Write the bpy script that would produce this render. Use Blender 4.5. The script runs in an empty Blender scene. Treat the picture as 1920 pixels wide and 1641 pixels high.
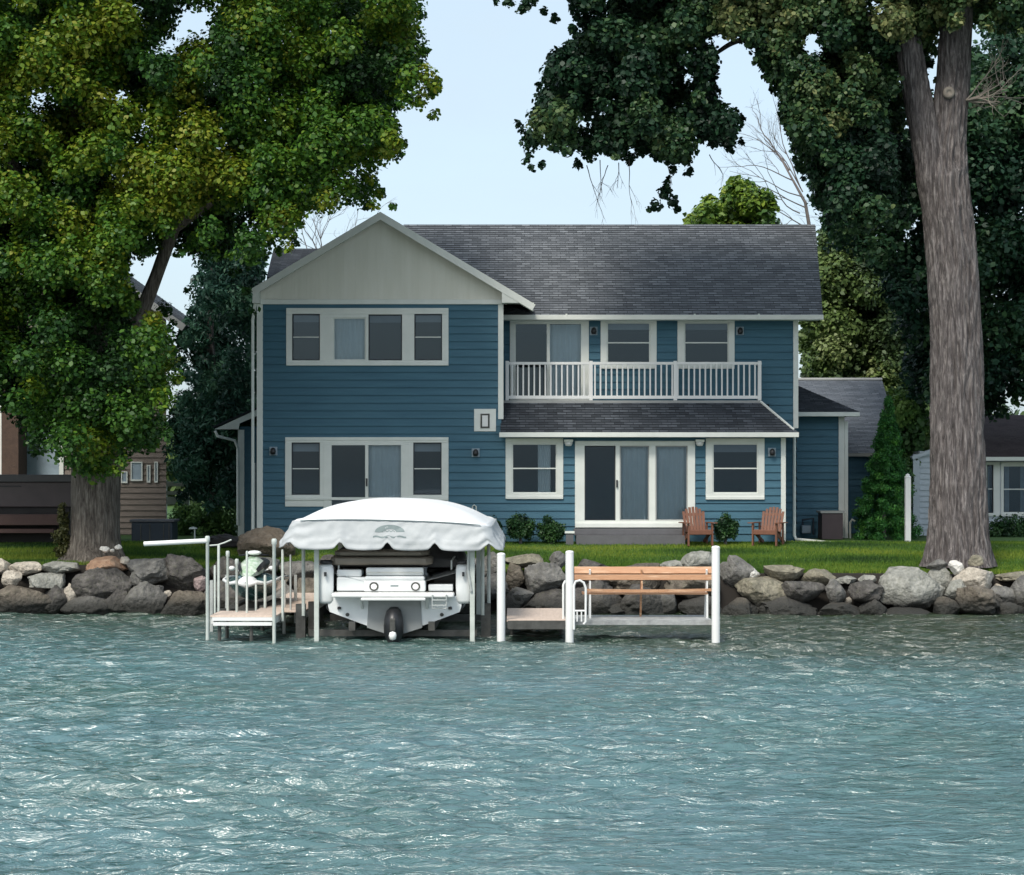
import bpy, math, random
import numpy as np
from mathutils import Vector, noise as mnoise
R = math.radians
random.seed(7); RNG = np.random.default_rng(7)
S = bpy.context.scene
COL = S.collection

# ------------------------------------------------------------------ camera
F = 3700.0; EYE = 3.13; HOR = 887.0           # focal length in photo pixels, eye height, horizon row
cd = bpy.data.cameras.new('camera'); cam = bpy.data.objects.new('camera', cd); COL.objects.link(cam)
cam.location = (0, 0, EYE); cam.rotation_euler = (R(90), 0, 0)
cd.sensor_width = 36; cd.lens = F / 1920 * 36
cd.shift_y = (HOR - 820.5) / 1920
cd.clip_end = 2000; cd.clip_start = 0.5
S.camera = cam
# ------------------------------------------------------------------ world + sun
SUN_EL, SUN_AZ = 48, 205
w = bpy.data.worlds.new('World'); S.world = w; w.use_nodes = True
nt = w.node_tree; nt.nodes.clear()
sky = nt.nodes.new('ShaderNodeTexSky'); sky.sky_type = 'NISHITA'; sky.sun_disc = False
sky.sun_elevation = R(SUN_EL); sky.sun_rotation = R(SUN_AZ); sky.altitude = 0
sky.air_density = 1.0; sky.dust_density = 3.2; sky.ozone_density = 1.6
bg = nt.nodes.new('ShaderNodeBackground'); bg.inputs[1].default_value = 0.145
wo = nt.nodes.new('ShaderNodeOutputWorld')
# thin high overcast: pale cloud veil mixed over the clear sky
stc = nt.nodes.new('ShaderNodeTexCoord'); smp = nt.nodes.new('ShaderNodeMapping'); smp.inputs['Scale'].default_value = (1, 1, 3.5)
snz = nt.nodes.new('ShaderNodeTexNoise'); snz.inputs['Scale'].default_value = 2.2; snz.inputs['Detail'].default_value = 6; snz.inputs['Roughness'].default_value = 0.6
smr = nt.nodes.new('ShaderNodeMapRange'); smr.inputs[1].default_value = 0.3; smr.inputs[2].default_value = 0.7; smr.inputs[3].default_value = 0.55; smr.inputs[4].default_value = 0.86
smx = nt.nodes.new('ShaderNodeMix'); smx.data_type = 'RGBA'; smx.inputs[7].default_value = (2.18, 2.62, 2.90, 1)
nt.links.new(stc.outputs['Generated'], smp.inputs[0]); nt.links.new(smp.outputs[0], snz.inputs[0]); nt.links.new(snz.outputs[0], smr.inputs[0])
nt.links.new(smr.outputs[0], smx.inputs[0]); nt.links.new(sky.outputs[0], smx.inputs[6])
nt.links.new(smx.outputs[2], bg.inputs[0]); nt.links.new(bg.outputs[0], wo.inputs[0])
sl = bpy.data.lights.new('sun', 'SUN'); sl.energy = 1.4; sl.angle = R(16); sl.color = (1, 0.95, 0.86)
so = bpy.data.objects.new('sun', sl); COL.objects.link(so)
sd = Vector((math.sin(R(SUN_AZ)) * math.cos(R(SUN_EL)), math.cos(R(SUN_AZ)) * math.cos(R(SUN_EL)), math.sin(R(SUN_EL))))
so.rotation_euler = sd.to_track_quat('Z', 'Y').to_euler()
S.view_settings.view_transform = 'Standard'; S.view_settings.look = 'None'
S.view_settings.exposure = 1.1; S.view_settings.gamma = 1

# ------------------------------------------------------------------ helpers
def wx(px, Y): return (px - 960.0) * Y / F
def wz(py, Y): return EYE - (py - HOR) * Y / F
def W(px, py, Y): return Vector((wx(px, Y), Y, wz(py, Y)))

def tag(o, label=None, cat=None, group=None, kind=None):
    if label: o['label'] = label
    if cat: o['category'] = cat
    if group: o['group'] = group
    if kind: o['kind'] = kind
    return o

def thing(name, label, cat, loc=(0, 0, 0), group=None, rz=0):
    o = bpy.data.objects.new(name, None); COL.objects.link(o)
    o.location = loc; o.rotation_euler = (0, 0, rz)
    o.empty_display_size = 0.3
    return tag(o, label, cat, group)

def root_off(o):
    while o.parent: o = o.parent
    return Vector(o.location)

class MB:
    def __init__(s): s.v = []; s.f = []; s.uv = {}; s.mi = []
    def add(s, vs, fs, mi=0):
        b = len(s.v); s.v.extend([tuple(v) for v in vs])
        for f in fs: s.f.append(tuple(i + b for i in f)); s.mi.append(mi)
        return s
    def box(s, x0, x1, y0, y1, z0, z1, mi=0):
        if x1 < x0: x0, x1 = x1, x0
        if z1 < z0: z0, z1 = z1, z0
        if y1 < y0: y0, y1 = y1, y0
        vs = [(x0,y0,z0),(x1,y0,z0),(x1,y1,z0),(x0,y1,z0),(x0,y0,z1),(x1,y0,z1),(x1,y1,z1),(x0,y1,z1)]
        return s.add(vs, [(0,3,2,1),(4,5,6,7),(0,1,5,4),(1,2,6,5),(2,3,7,6),(3,0,4,7)], mi)
    def obox(s, c, u, v, n, hu, hv, hn, mi=0):
        c, u, v, n = Vector(c), Vector(u).normalized(), Vector(v).normalized(), Vector(n).normalized()
        vs = []
        for k in (-1, 1):
            for a, b in ((-1,-1),(1,-1),(1,1),(-1,1)):
                vs.append(c + u*hu*a + v*hv*b + n*hn*k)
        return s.add(vs, [(0,3,2,1),(4,5,6,7),(0,1,5,4),(1,2,6,5),(2,3,7,6),(3,0,4,7)], mi)
    def beam(s, a, b, wd, ht, up=(0,0,1), mi=0):
        a, b = Vector(a), Vector(b); d = b - a; up = Vector(up)
        side = d.cross(up).normalized(); up2 = side.cross(d).normalized()
        return s.obox((a+b)/2, d, side, up2, d.length/2, wd/2, ht/2, mi)
    def tube(s, pts, rad, n=10, mi=0, cap=True):
        pts = [Vector(p) for p in pts]
        rs = rad if hasattr(rad, '__len__') else [rad]*len(pts)
        b = len(s.v); ref = None
        for i, p in enumerate(pts):
            d = (pts[min(i+1, len(pts)-1)] - pts[max(i-1, 0)]).normalized()
            if ref is None:
                ref = d.cross(Vector((0,0,1)))
                if ref.length < 0.1: ref = Vector((1,0,0))
            ref = (ref - d*ref.dot(d)).normalized(); bi = d.cross(ref)
            for k in range(n):
                a = 2*math.pi*k/n
                s.v.append(tuple(p + (ref*math.cos(a) + bi*math.sin(a))*rs[i]))
        for i in range(len(pts)-1):
            for k in range(n):
                k2 = (k+1) % n
                s.f.append((b+i*n+k, b+i*n+k2, b+(i+1)*n+k2, b+(i+1)*n+k)); s.mi.append(mi)
        if cap:
            s.f.append(tuple(b+k for k in reversed(range(n)))); s.mi.append(mi)
            e = b+(len(pts)-1)*n
            s.f.append(tuple(e+k for k in range(n))); s.mi.append(mi)
        return s
    def loft(s, rings, closed=True, caps=True, mi=0):
        b = len(s.v); n = len(rings[0])
        for r in rings: s.v.extend([tuple(p) for p in r])
        for i in range(len(rings)-1):
            for k in range(n if closed else n-1):
                k2 = (k+1) % n
                s.f.append((b+i*n+k, b+i*n+k2, b+(i+1)*n+k2, b+(i+1)*n+k)); s.mi.append(mi)
        if caps:
            s.f.append(tuple(b+k for k in reversed(range(n)))); s.mi.append(mi)
            e = b+(len(rings)-1)*n
            s.f.append(tuple(e+k for k in range(n))); s.mi.append(mi)
        return s
    def prism(s, pts, d):      # polygon pts extruded by vector d
        d = Vector(d); n = len(pts); pts = [Vector(p) for p in pts]
        vs = pts + [p + d for p in pts]
        fs = [tuple(range(n)), tuple(reversed(range(n, 2*n)))]
        fs += [(i, i+n, (i+1) % n + n, (i+1) % n) for i in range(n)]
        return s.add(vs, fs)
    def lathe(s, prof, c, n=16, mi=0):
        rings = [[(c[0]+r*math.cos(2*math.pi*k/n), c[1]+r*math.sin(2*math.pi*k/n), c[2]+z) for k in range(n)] for r, z in prof]
        return s.loft(rings, mi=mi)
    def build(s, name, mat, parent=None, smooth=False, bevel=0, base=None, local=False, fixn=True):
        me = bpy.data.meshes.new(name)
        off = Vector((0,0,0))
        if parent is not None and not local: off = root_off(parent)
        if base is not None: off = Vector(base)
        va = np.array(s.v, dtype=np.float32).reshape(-1, 3) - np.array(off, dtype=np.float32)
        me.from_pydata(va.tolist(), [], s.f)
        mats = mat if isinstance(mat, (list, tuple)) else [mat]
        for m in mats: me.materials.append(m)
        if len(mats) > 1: me.polygons.foreach_set('material_index', s.mi)
        if s.uv:
            ul = me.uv_layers.new(name='UVMap')
            for fi, uvs in s.uv.items():
                p = me.polygons[fi]
                for j, li in enumerate(p.loop_indices): ul.data[li].uv = uvs[j]
        if smooth:
            me.polygons.foreach_set('use_smooth', [True]*len(me.polygons))
        me.update()
        o = bpy.data.objects.new(name, me); COL.objects.link(o)
        if parent is not None: o.parent = parent
        if base is not None: o.location = base
        if fixn:
            import bmesh
            bm = bmesh.new(); bm.from_mesh(me); bmesh.ops.recalc_face_normals(bm, faces=bm.faces[:]); bm.to_mesh(me); bm.free()
        if smooth == 'auto':
            me.polygons.foreach_set('use_smooth', [True]*len(me.polygons))
            me.set_sharp_from_angle(angle=R(38))
        if bevel:
            m = o.modifiers.new('bevel', 'BEVEL'); m.width = bevel; m.segments = 2; m.limit_method = 'ANGLE'
        return o

# ------------------------------------------------------------------ materials
class NT:
    def __init__(s, name):
        s.m = bpy.data.materials.new(name); s.m.use_nodes = True; s.t = s.m.node_tree; s.t.nodes.clear()
        s.out = s.n('ShaderNodeOutputMaterial')
    def n(s, typ, **kw):
        nd = s.t.nodes.new(typ)
        for k, v in kw.items(): setattr(nd, k, v)
        return nd
    def l(s, a, b): s.t.links.new(a, b)
def ramp(nd, stops):
    cr = nd.color_ramp
    while len(cr.elements) > 1: cr.elements.remove(cr.elements[0])
    cr.elements[0].position = stops[0][0]; cr.elements[0].color = (*stops[0][1], 1)
    for p, c in stops[1:]:
        e = cr.elements.new(p); e.color = (*c, 1)
def mat(name, c1, c2=None, scale=3.0, rough=0.7, bump=0.0, bscale=40.0, metal=0, stretch=(1,1,1), spec=0.5, coat=0, c3=None, detail=6):
    """colour varies between c1 and c2 with noise in object space, fine bump"""
    g = NT(name); p = g.n('ShaderNodeBsdfPrincipled'); g.l(p.outputs[0], g.out.inputs[0])
    p.inputs['Roughness'].default_value = rough; p.inputs['Metallic'].default_value = metal
    p.inputs['Specular IOR Level'].default_value = spec; p.inputs['Coat Weight'].default_value = coat
    tc = g.n('ShaderNodeTexCoord'); mp = g.n('ShaderNodeMapping'); mp.inputs['Scale'].default_value = stretch
    g.l(tc.outputs['Object'], mp.inputs[0])
    c2 = c2 or tuple(x*0.85 for x in c1)
    ns = g.n('ShaderNodeTexNoise'); ns.inputs['Scale'].default_value = scale; ns.inputs['Detail'].default_value = detail
    ns.inputs['Roughness'].default_value = 0.65
    g.l(mp.outputs[0], ns.inputs[0])
    cr = g.n('ShaderNodeValToRGB')
    st = [(0.3, c1), (0.7, c2)]
    if c3: st = [(0.28, c1), (0.5, c2), (0.72, c3)]
    ramp(cr, st); g.l(ns.outputs[0], cr.inputs[0]); g.l(cr.outputs[0], p.inputs['Base Color'])
    if bump:
        n2 = g.n('ShaderNodeTexNoise'); n2.inputs['Scale'].default_value = bscale; n2.inputs['Detail'].default_value = 5
        g.l(mp.outputs[0], n2.inputs[0])
        b = g.n('ShaderNodeBump'); b.inputs['Strength'].default_value = bump; b.inputs['Distance'].default_value = 0.02
        g.l(n2.outputs[0], b.inputs['Height']); g.l(b.outputs[0], p.inputs['Normal'])
    return g.m
def shingle_mat(name, a, b, c, bw=0.24, bh=0.115):
    g = NT(name); p = g.n('ShaderNodeBsdfPrincipled'); g.l(p.outputs[0], g.out.inputs[0])
    p.inputs['Roughness'].default_value = 0.9; p.inputs['Specular IOR Level'].default_value = 0.3
    uv = g.n('ShaderNodeUVMap')
    nz = g.n('ShaderNodeTexNoise'); nz.inputs['Scale'].default_value = 9; g.l(uv.outputs[0], nz.inputs[0])
    br = g.n('ShaderNodeTexBrick'); br.offset = 0.37; br.squash = 1.0
    br.inputs['Scale'].default_value = 1; br.inputs['Brick Width'].default_value = bw; br.inputs['Row Height'].default_value = bh
    br.inputs['Mortar Size'].default_value = 0.008; br.inputs['Color1'].default_value = (*a, 1); br.inputs['Color2'].default_value = (*b, 1)
    br.inputs['Mortar'].default_value = (*[x*0.45 for x in a], 1); br.inputs['Bias'].default_value = -0.1
    g.l(uv.outputs[0], br.inputs[0])
    n2 = g.n('ShaderNodeTexNoise'); n2.inputs['Scale'].default_value = 2.6; n2.inputs['Detail'].default_value = 8; g.l(uv.outputs[0], n2.inputs[0])
    n3 = g.n('ShaderNodeTexNoise'); n3.inputs['Scale'].default_value = 90; n3.inputs['Detail'].default_value = 2; g.l(uv.outputs[0], n3.inputs[0])
    mx = g.n('ShaderNodeMix', data_type='RGBA', blend_type='MIX'); mx.inputs[7].default_value = (*c, 1)
    r2 = g.n('ShaderNodeMapRange'); r2.inputs[1].default_value = 0.35; r2.inputs[2].default_value = 0.65; r2.inputs[4].default_value = 0.7
    g.l(n2.outputs[0], r2.inputs[0]); g.l(r2.outputs[0], mx.inputs[0]); g.l(br.outputs[0], mx.inputs[6])
    m3 = g.n('ShaderNodeMix', data_type='RGBA', blend_type='OVERLAY'); m3.inputs[0].default_value = 0.7
    g.l(mx.outputs[2], m3.inputs[6]); g.l(n3.outputs[0], m3.inputs[7]); g.l(m3.outputs[2], p.inputs['Base Color'])
    bp = g.n('ShaderNodeBump'); bp.inputs['Strength'].default_value = 0.5; bp.inputs['Distance'].default_value = 0.02
    g.l(br.outputs[1], bp.inputs['Height']); bp.invert = True; g.l(bp.outputs[0], p.inputs['Normal'])
    return g.m
def leaf_mat(name, stops, trans=0.3, rough=0.5):
    g = NT(name); p = g.n('ShaderNodeBsdfPrincipled'); p.inputs['Roughness'].default_value = rough
    p.inputs['Specular IOR Level'].default_value = 0.35
    at = g.n('ShaderNodeAttribute'); at.attribute_name = 'tone'
    cr = g.n('ShaderNodeValToRGB'); ramp(cr, stops); g.l(at.outputs['Fac'], cr.inputs[0]); g.l(cr.outputs[0], p.inputs['Base Color'])
    tr = g.n('ShaderNodeBsdfTranslucent'); g.l(cr.outputs[0], tr.inputs[0])
    mx = g.n('ShaderNodeMixShader'); mx.inputs[0].default_value = trans
    g.l(p.outputs[0], mx.inputs[1]); g.l(tr.outputs[0], mx.inputs[2]); g.l(mx.outputs[0], g.out.inputs[0])
    return g.m
def glass_mat(name, tint=(0.75, 0.8, 0.82), refl=1.0):
    g = NT(name); t = g.n('ShaderNodeBsdfTransparent'); t.inputs[0].default_value = (*tint, 1)
    gl = g.n('ShaderNodeBsdfGlossy'); gl.inputs['Roughness'].default_value = 0.03; gl.inputs[0].default_value = (0.46*refl, 0.60*refl, 0.72*refl, 1)
    fr = g.n('ShaderNodeFresnel'); fr.inputs[0].default_value = 1.75
    mx = g.n('ShaderNodeMixShader'); g.l(fr.outputs[0], mx.inputs[0]); g.l(t.outputs[0], mx.inputs[1]); g.l(gl.outputs[0], mx.inputs[2])
    g.l(mx.outputs[0], g.out.inputs[0]); return g.m

M = {}
M['blue'] = mat('blue_siding', (0.032,0.112,0.166), (0.050,0.150,0.208), 1.6, 0.62, 0.15, 60, stretch=(0.5,0.5,6))
M['trim'] = mat('white_trim', (0.78,0.80,0.75), (0.68,0.71,0.66), 2, 0.5, 0.05, 30)
M['gable'] = mat('gable_panel', (0.72,0.71,0.61), (0.80,0.79,0.70), 1.5, 0.8, 0.3, 90, stretch=(3,3,0.3))
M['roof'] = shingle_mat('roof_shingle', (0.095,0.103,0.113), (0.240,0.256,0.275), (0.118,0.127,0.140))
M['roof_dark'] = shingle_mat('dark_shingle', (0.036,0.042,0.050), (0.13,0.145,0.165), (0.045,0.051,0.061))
M['roof_grey'] = shingle_mat('grey_shingle', (0.11,0.125,0.145), (0.24,0.265,0.30), (0.15,0.165,0.19))
M['roof_brown'] = shingle_mat('brown_shingle', (0.085,0.062,0.066), (0.14,0.105,0.108), (0.10,0.08,0.08))
M['soffit'] = mat('soffit', (0.35,0.36,0.35), None, 3, 0.7)
M['glass'] = glass_mat('window_glass')
M['glass2'] = glass_mat('window_glass_clear', (0.6,0.66,0.7))
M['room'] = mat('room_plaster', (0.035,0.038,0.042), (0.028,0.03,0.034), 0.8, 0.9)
M['blind'] = mat('curtain_cloth', (0.62,0.70,0.72), (0.54,0.61,0.63), 2, 0.9)
M['shade'] = mat('roller_shade', (0.22,0.25,0.28), (0.18,0.21,0.24), 2, 0.9)
M['screen'] = mat('insect_screen', (0.030,0.034,0.040), (0.040,0.045,0.055), 2, 0.8)
M['black'] = mat('black_plastic', (0.012,0.013,0.015), (0.02,0.02,0.022), 4, 0.4)
M['white'] = mat('white_plastic', (0.80,0.80,0.78), (0.74,0.75,0.73), 3, 0.4, 0.03, 20)
M['pvc'] = mat('white_pvc', (0.82,0.82,0.80), (0.72,0.73,0.71), 1.5, 0.35, 0.05, 8, stretch=(3,3,0.6))
M['gel'] = mat('white_gelcoat', (0.76,0.78,0.78), (0.68,0.71,0.71), 1.2, 0.2, coat=0.5)
M['gelgrey'] = mat('grey_gelcoat', (0.28,0.30,0.30), (0.24,0.25,0.25), 2, 0.35)
M['vinyl'] = mat('canopy_vinyl_shaded', (0.50,0.52,0.52), (0.40,0.42,0.43), 1.8, 0.6, 0.5, 7)  # skirt greyed against the brightly lit top; shade put into its colour
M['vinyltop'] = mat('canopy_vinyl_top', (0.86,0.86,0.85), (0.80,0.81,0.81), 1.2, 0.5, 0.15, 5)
M['alu'] = mat('aluminium', (0.50,0.52,0.50), (0.36,0.38,0.36), 5, 0.45, 0.1, 40, metal=0.35)
M['aludark'] = mat('weathered_aluminium', (0.10,0.10,0.092), (0.04,0.04,0.036), 5, 0.6, 0.2, 30, metal=0.2)
M['galv'] = mat('painted_pole', (0.58,0.62,0.58), (0.42,0.46,0.42), 4, 0.5, 0.1, 30)
M['deck'] = mat('pale_decking', (0.68,0.55,0.46), (0.54,0.43,0.35), 2.5, 0.7, 0.3, 30, stretch=(8,0.8,1))
M['cedar'] = mat('cedar_plank', (0.60,0.35,0.20), (0.45,0.23,0.12), 2.0, 0.6, 0.25, 30, c3=(0.70,0.48,0.31), stretch=(0.6,6,6))
M['greydeck'] = mat('weathered_grey_deck', (0.42,0.43,0.42), (0.22,0.23,0.23), 5, 0.7, 0.5, 30)
M['chair'] = mat('stained_chair_wood', (0.20,0.084,0.046), (0.145,0.058,0.034), 3, 0.6, 0.2, 30, stretch=(5,5,1))
M['brown'] = mat('brown_vinyl', (0.22,0.19,0.155), (0.17,0.145,0.115), 3, 0.5, 0.2, 8)
M['step'] = mat('grey_step', (0.13,0.13,0.14), (0.10,0.10,0.105), 3, 0.8, 0.3, 30)
M['tub'] = mat('hot_tub_cladding', (0.095,0.075,0.075), (0.075,0.06,0.06), 2, 0.7, 0.2, 20)
M['tubred'] = mat('hot_tub_step', (0.085,0.045,0.038), (0.06,0.03,0.026), 2, 0.7)
M['dark'] = mat('dark_wood', (0.02,0.018,0.018), (0.03,0.027,0.026), 2, 0.8)
M['acunit'] = mat('dark_blue_metal', (0.022,0.034,0.05), (0.032,0.045,0.06), 2, 0.6)
M['tarp'] = mat('brown_tarp', (0.17,0.125,0.09), (0.11,0.08,0.058), 2.5, 0.75, 0.5, 6)
M['brick'] = mat('brown_brick', (0.10,0.062,0.045), (0.06,0.038,0.03), 8, 0.9, 0.4, 30)
M['log'] = mat('brown_lap_siding', (0.23,0.19,0.16), (0.16,0.13,0.11), 4, 0.8, 0.3, 20, stretch=(0.6,0.6,5))
M['whitesiding'] = mat('white_siding', (0.55,0.60,0.64), (0.48,0.53,0.57), 2, 0.6)
M['boxbrown'] = mat('brown_resin', (0.075,0.055,0.06), (0.06,0.045,0.05), 2, 0.7)
M['green'] = mat('green_gelcoat', (0.22,0.40,0.20), (0.80,0.84,0.78), 9, 0.3, coat=0.5)
M['tealdark'] = mat('dark_teal_gelcoat', (0.02,0.07,0.075), (0.03,0.10,0.10), 3, 0.25, coat=0.5)
M['emblem'] = mat('grey_green_print', (0.16,0.20,0.20), (0.22,0.27,0.27), 6, 0.6)
M['window_dark'] = mat('dark_glass', (0.03,0.04,0.05), (0.05,0.065,0.08), 1, 0.08)
M['curtain_pale'] = mat('pale_curtain', (0.32,0.40,0.46), (0.22,0.28,0.33), 3, 0.5)

def rock_mat(name, a, b, c, moss=0.25):
    g = NT(name); p = g.n('ShaderNodeBsdfPrincipled'); g.l(p.outputs[0], g.out.inputs[0]); p.inputs['Roughness'].default_value = 0.85
    tc = g.n('ShaderNodeTexCoord')
    n1 = g.n('ShaderNodeTexNoise'); n1.inputs['Scale'].default_value = 4.6; n1.inputs['Detail'].default_value = 12; n1.inputs['Roughness'].default_value = 0.7
    g.l(tc.outputs['Object'], n1.inputs[0])
    cr = g.n('ShaderNodeValToRGB'); ramp(cr, [(0.32, a), (0.5, b), (0.68, c)]); g.l(n1.outputs[0], cr.inputs[0])
    n2 = g.n('ShaderNodeTexNoise'); n2.inputs['Scale'].default_value = 14; n2.inputs['Detail'].default_value = 6
    g.l(tc.outputs['Object'], n2.inputs[0])
    mr = g.n('ShaderNodeMapRange'); mr.inputs[1].default_value = 0.52; mr.inputs[2].default_value = 0.66; mr.inputs[4].default_value = moss
    g.l(n2.outputs[0], mr.inputs[0])
    mx = g.n('ShaderNodeMix', data_type='RGBA'); mx.inputs[7].default_value = (0.10, 0.11, 0.06, 1)
    g.l(mr.outputs[0], mx.inputs[0]); g.l(cr.outputs[0], mx.inputs[6])
    # wet, algae stained band just above the water (world height)
    ge = g.n('ShaderNodeNewGeometry'); sx = g.n('ShaderNodeSeparateXYZ'); g.l(ge.outputs['Position'], sx.inputs[0])
    ad = g.n('ShaderNodeMath', operation='MULTIPLY_ADD'); ad.inputs[1].default_value = -0.35; g.l(n1.outputs[0], ad.inputs[0]); g.l(sx.outputs[2], ad.inputs[2])
    m2 = g.n('ShaderNodeMapRange'); m2.inputs[1].default_value = -0.02; m2.inputs[2].default_value = 0.26; m2.inputs[3].default_value = 1; m2.inputs[4].default_value = 0
    g.l(ad.outputs[0], m2.inputs[0])
    mw = g.n('ShaderNodeMix', data_type='RGBA'); mw.inputs[7].default_value = (0.030, 0.030, 0.026, 1)
    g.l(m2.outputs[0], mw.inputs[0]); g.l(mx.outputs[2], mw.inputs[6]); g.l(mw.outputs[2], p.inputs['Base Color'])
    b = g.n('ShaderNodeBump'); b.inputs['Strength'].default_value = 1.0; b.inputs['Distance'].default_value = 0.06
    g.l(n2.outputs[0], b.inputs['Height']); g.l(b.outputs[0], p.inputs['Normal'])
    return g.m
RM = {
 'dark grey': rock_mat('dark_grey_stone', (0.036,0.034,0.032), (0.080,0.074,0.068), (0.16,0.148,0.135)),
 'grey': rock_mat('grey_stone', (0.08,0.078,0.074), (0.15,0.145,0.135), (0.25,0.24,0.22)),
 'light grey': rock_mat('light_grey_stone', (0.15,0.15,0.135), (0.27,0.27,0.24), (0.42,0.41,0.37)),
 'pale': rock_mat('pale_stone', (0.30,0.27,0.22), (0.48,0.43,0.36), (0.62,0.57,0.48), 0.1),
 'white': rock_mat('white_stone', (0.5,0.48,0.44), (0.65,0.63,0.58), (0.78,0.76,0.7), 0.05),
 'orange-tan': rock_mat('tan_stone', (0.20,0.12,0.075), (0.36,0.22,0.14), (0.46,0.33,0.23), 0.1),
 'tan': rock_mat('mossy_tan_stone', (0.12,0.11,0.08), (0.22,0.20,0.15), (0.34,0.31,0.23), 0.4),
 'pinkish': rock_mat('pink_stone', (0.22,0.16,0.15), (0.34,0.26,0.25), (0.42,0.34,0.32), 0.1),
 'brown': rock_mat('brown_stone', (0.065,0.054,0.042), (0.13,0.11,0.086), (0.22,0.19,0.15)),
}

# ------------------------------------------------------------------ ground sheet
def lawn_z(x, y):
    side = 1/(1+math.exp((x+7.0)*1.2))        # left garden sits a little higher
    top = 0.93 + 0.20*side
    if y < 44.6: return -0.9 + max(0, (y-40))*0.05
    if y < 45.1: t = (y-44.6)/0.5; return -0.67*(1-t) + (top-0.12)*t
    if y < 49.5:
        t = (y-45.1)/4.4; t = t*t*(3-2*t)*0.6+t*0.4; return (top-0.12)*(1-t) + 1.35*t
    return 1.35 + max(0, y-60)*0.004
xs = sorted(set([-400,-250,-150,-90,-60,-40] + [round(-30+0.5*i,2) for i in range(121)] + [40,60,90,150,250,400]))
ys = sorted(set([-300,-100,-20,10,30,38,40,42,44,44.4] + [round(44.6+0.1*i,2) for i in range(56)] + [51,53,56,60,70,90,130,200,350,700]))
g = MB(); nx = len(xs)
for y in ys:
    for x in xs:
        z = lawn_z(x, y)
        if 45.1 < y < 60: z += 0.03*mnoise.noise(Vector((x*0.5, y*0.5, 0)))
        g.v.append((x, y, z))
for j in range(len(ys)-1):
    for i in range(nx-1):
        g.f.append((j*nx+i, j*nx+i+1, (j+1)*nx+i+1, (j+1)*nx+i)); g.mi.append(0)
def ground_mat():
    q = NT('lawn_soil'); p = q.n('ShaderNodeBsdfPrincipled'); q.l(p.outputs[0], q.out.inputs[0]); p.inputs['Roughness'].default_value = 0.95
    ge = q.n('ShaderNodeNewGeometry'); sx = q.n('ShaderNodeSeparateXYZ'); q.l(ge.outputs['Position'], sx.inputs[0])
    mp = q.n('ShaderNodeMapping'); mp.inputs['Scale'].default_value = (0.35, 1.3, 1); q.l(ge.outputs['Position'], mp.inputs[0])
    n1 = q.n('ShaderNodeTexNoise'); n1.inputs['Scale'].default_value = 1.1; n1.inputs['Detail'].default_value = 8; q.l(mp.outputs[0], n1.inputs[0])
    cr = q.n('ShaderNodeValToRGB'); ramp(cr, [(0.3,(0.022,0.06,0.010)), (0.55,(0.045,0.11,0.016)), (0.75,(0.10,0.15,0.03))]); q.l(n1.outputs[0], cr.inputs[0])
    mr = q.n('ShaderNodeMapRange'); mr.inputs[1].default_value = 45.25; mr.inputs[2].default_value = 45.5; q.l(sx.outputs[1], mr.inputs[0])
    mx = q.n('ShaderNodeMix', data_type='RGBA'); mx.inputs[6].default_value = (0.018,0.015,0.012,1)
    q.l(mr.outputs[0], mx.inputs[0]); q.l(cr.outputs[0], mx.inputs[7]); q.l(mx.outputs[2], p.inputs['Base Color'])
    return q.m
tag(g.build('ground', ground_mat(), smooth=True, fixn=False), kind='structure')

# grass: short blades over the front lawn (uncountable)
def grass():
    n = 230000
    x = RNG.uniform(-13.5, 14.5, n); y = 45.25 + RNG.random(n)**1.25*5.3
    z = np.array([lawn_z(a, b) for a, b in zip(x, y)])
    h = RNG.uniform(0.03, 0.075, n)*np.where(y < 45.6, 1.7, 1.0); a = RNG.uniform(0, np.pi, n); wd = RNG.uniform(0.006, 0.014, n)
    lx, ly = RNG.normal(0, 0.02, n), RNG.normal(0, 0.02, n)
    v = np.empty((n, 3, 3))
    v[:,0] = np.stack([x-np.cos(a)*wd, y-np.sin(a)*wd, z-0.01], 1)
    v[:,1] = np.stack([x+np.cos(a)*wd, y+np.sin(a)*wd, z-0.01], 1)
    v[:,2] = np.stack([x+lx, y+ly, z+h], 1)
    base = np.array([0, 47, 1.1]); v -= base
    stripe = np.array([mnoise.noise(Vector((p*0.30, q*1.1, 3))) for p, q in zip(x, y)])
    tone = np.clip(0.5+0.9*stripe+RNG.normal(0, 0.15, n), 0, 1)
    me = bpy.data.meshes.new('grass')
    fill(me, v.reshape(-1, 3), 3, np.repeat(tone, 3))
    me.materials.append(leaf_mat('grass_blades', [(0,(0.022,0.062,0.012)), (0.5,(0.085,0.180,0.018)), (1,(0.23,0.29,0.035))], 0.25, 0.7))
    o = bpy.data.objects.new('grass', me); o.location = base; COL.objects.link(o)
    tag(o, 'short mown green grass covering the lawn between the rocks and the houses', 'grass', kind='stuff')
def fill(me, verts, k, tone=None):
    nv = len(verts); nf = nv//k
    me.vertices.add(nv); me.vertices.foreach_set('co', np.ascontiguousarray(verts, dtype=np.float32).ravel())
    me.loops.add(nv); me.loops.foreach_set('vertex_index', np.arange(nv, dtype=np.int32))
    me.polygons.add(nf); me.polygons.foreach_set('loop_start', np.arange(0, nv, k, dtype=np.int32))
    me.update(calc_edges=True)
    if tone is not None:
        at = me.attributes.new('tone', 'FLOAT', 'POINT'); at.data.foreach_set('value', np.ascontiguousarray(tone, dtype=np.float32))
grass()

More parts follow.
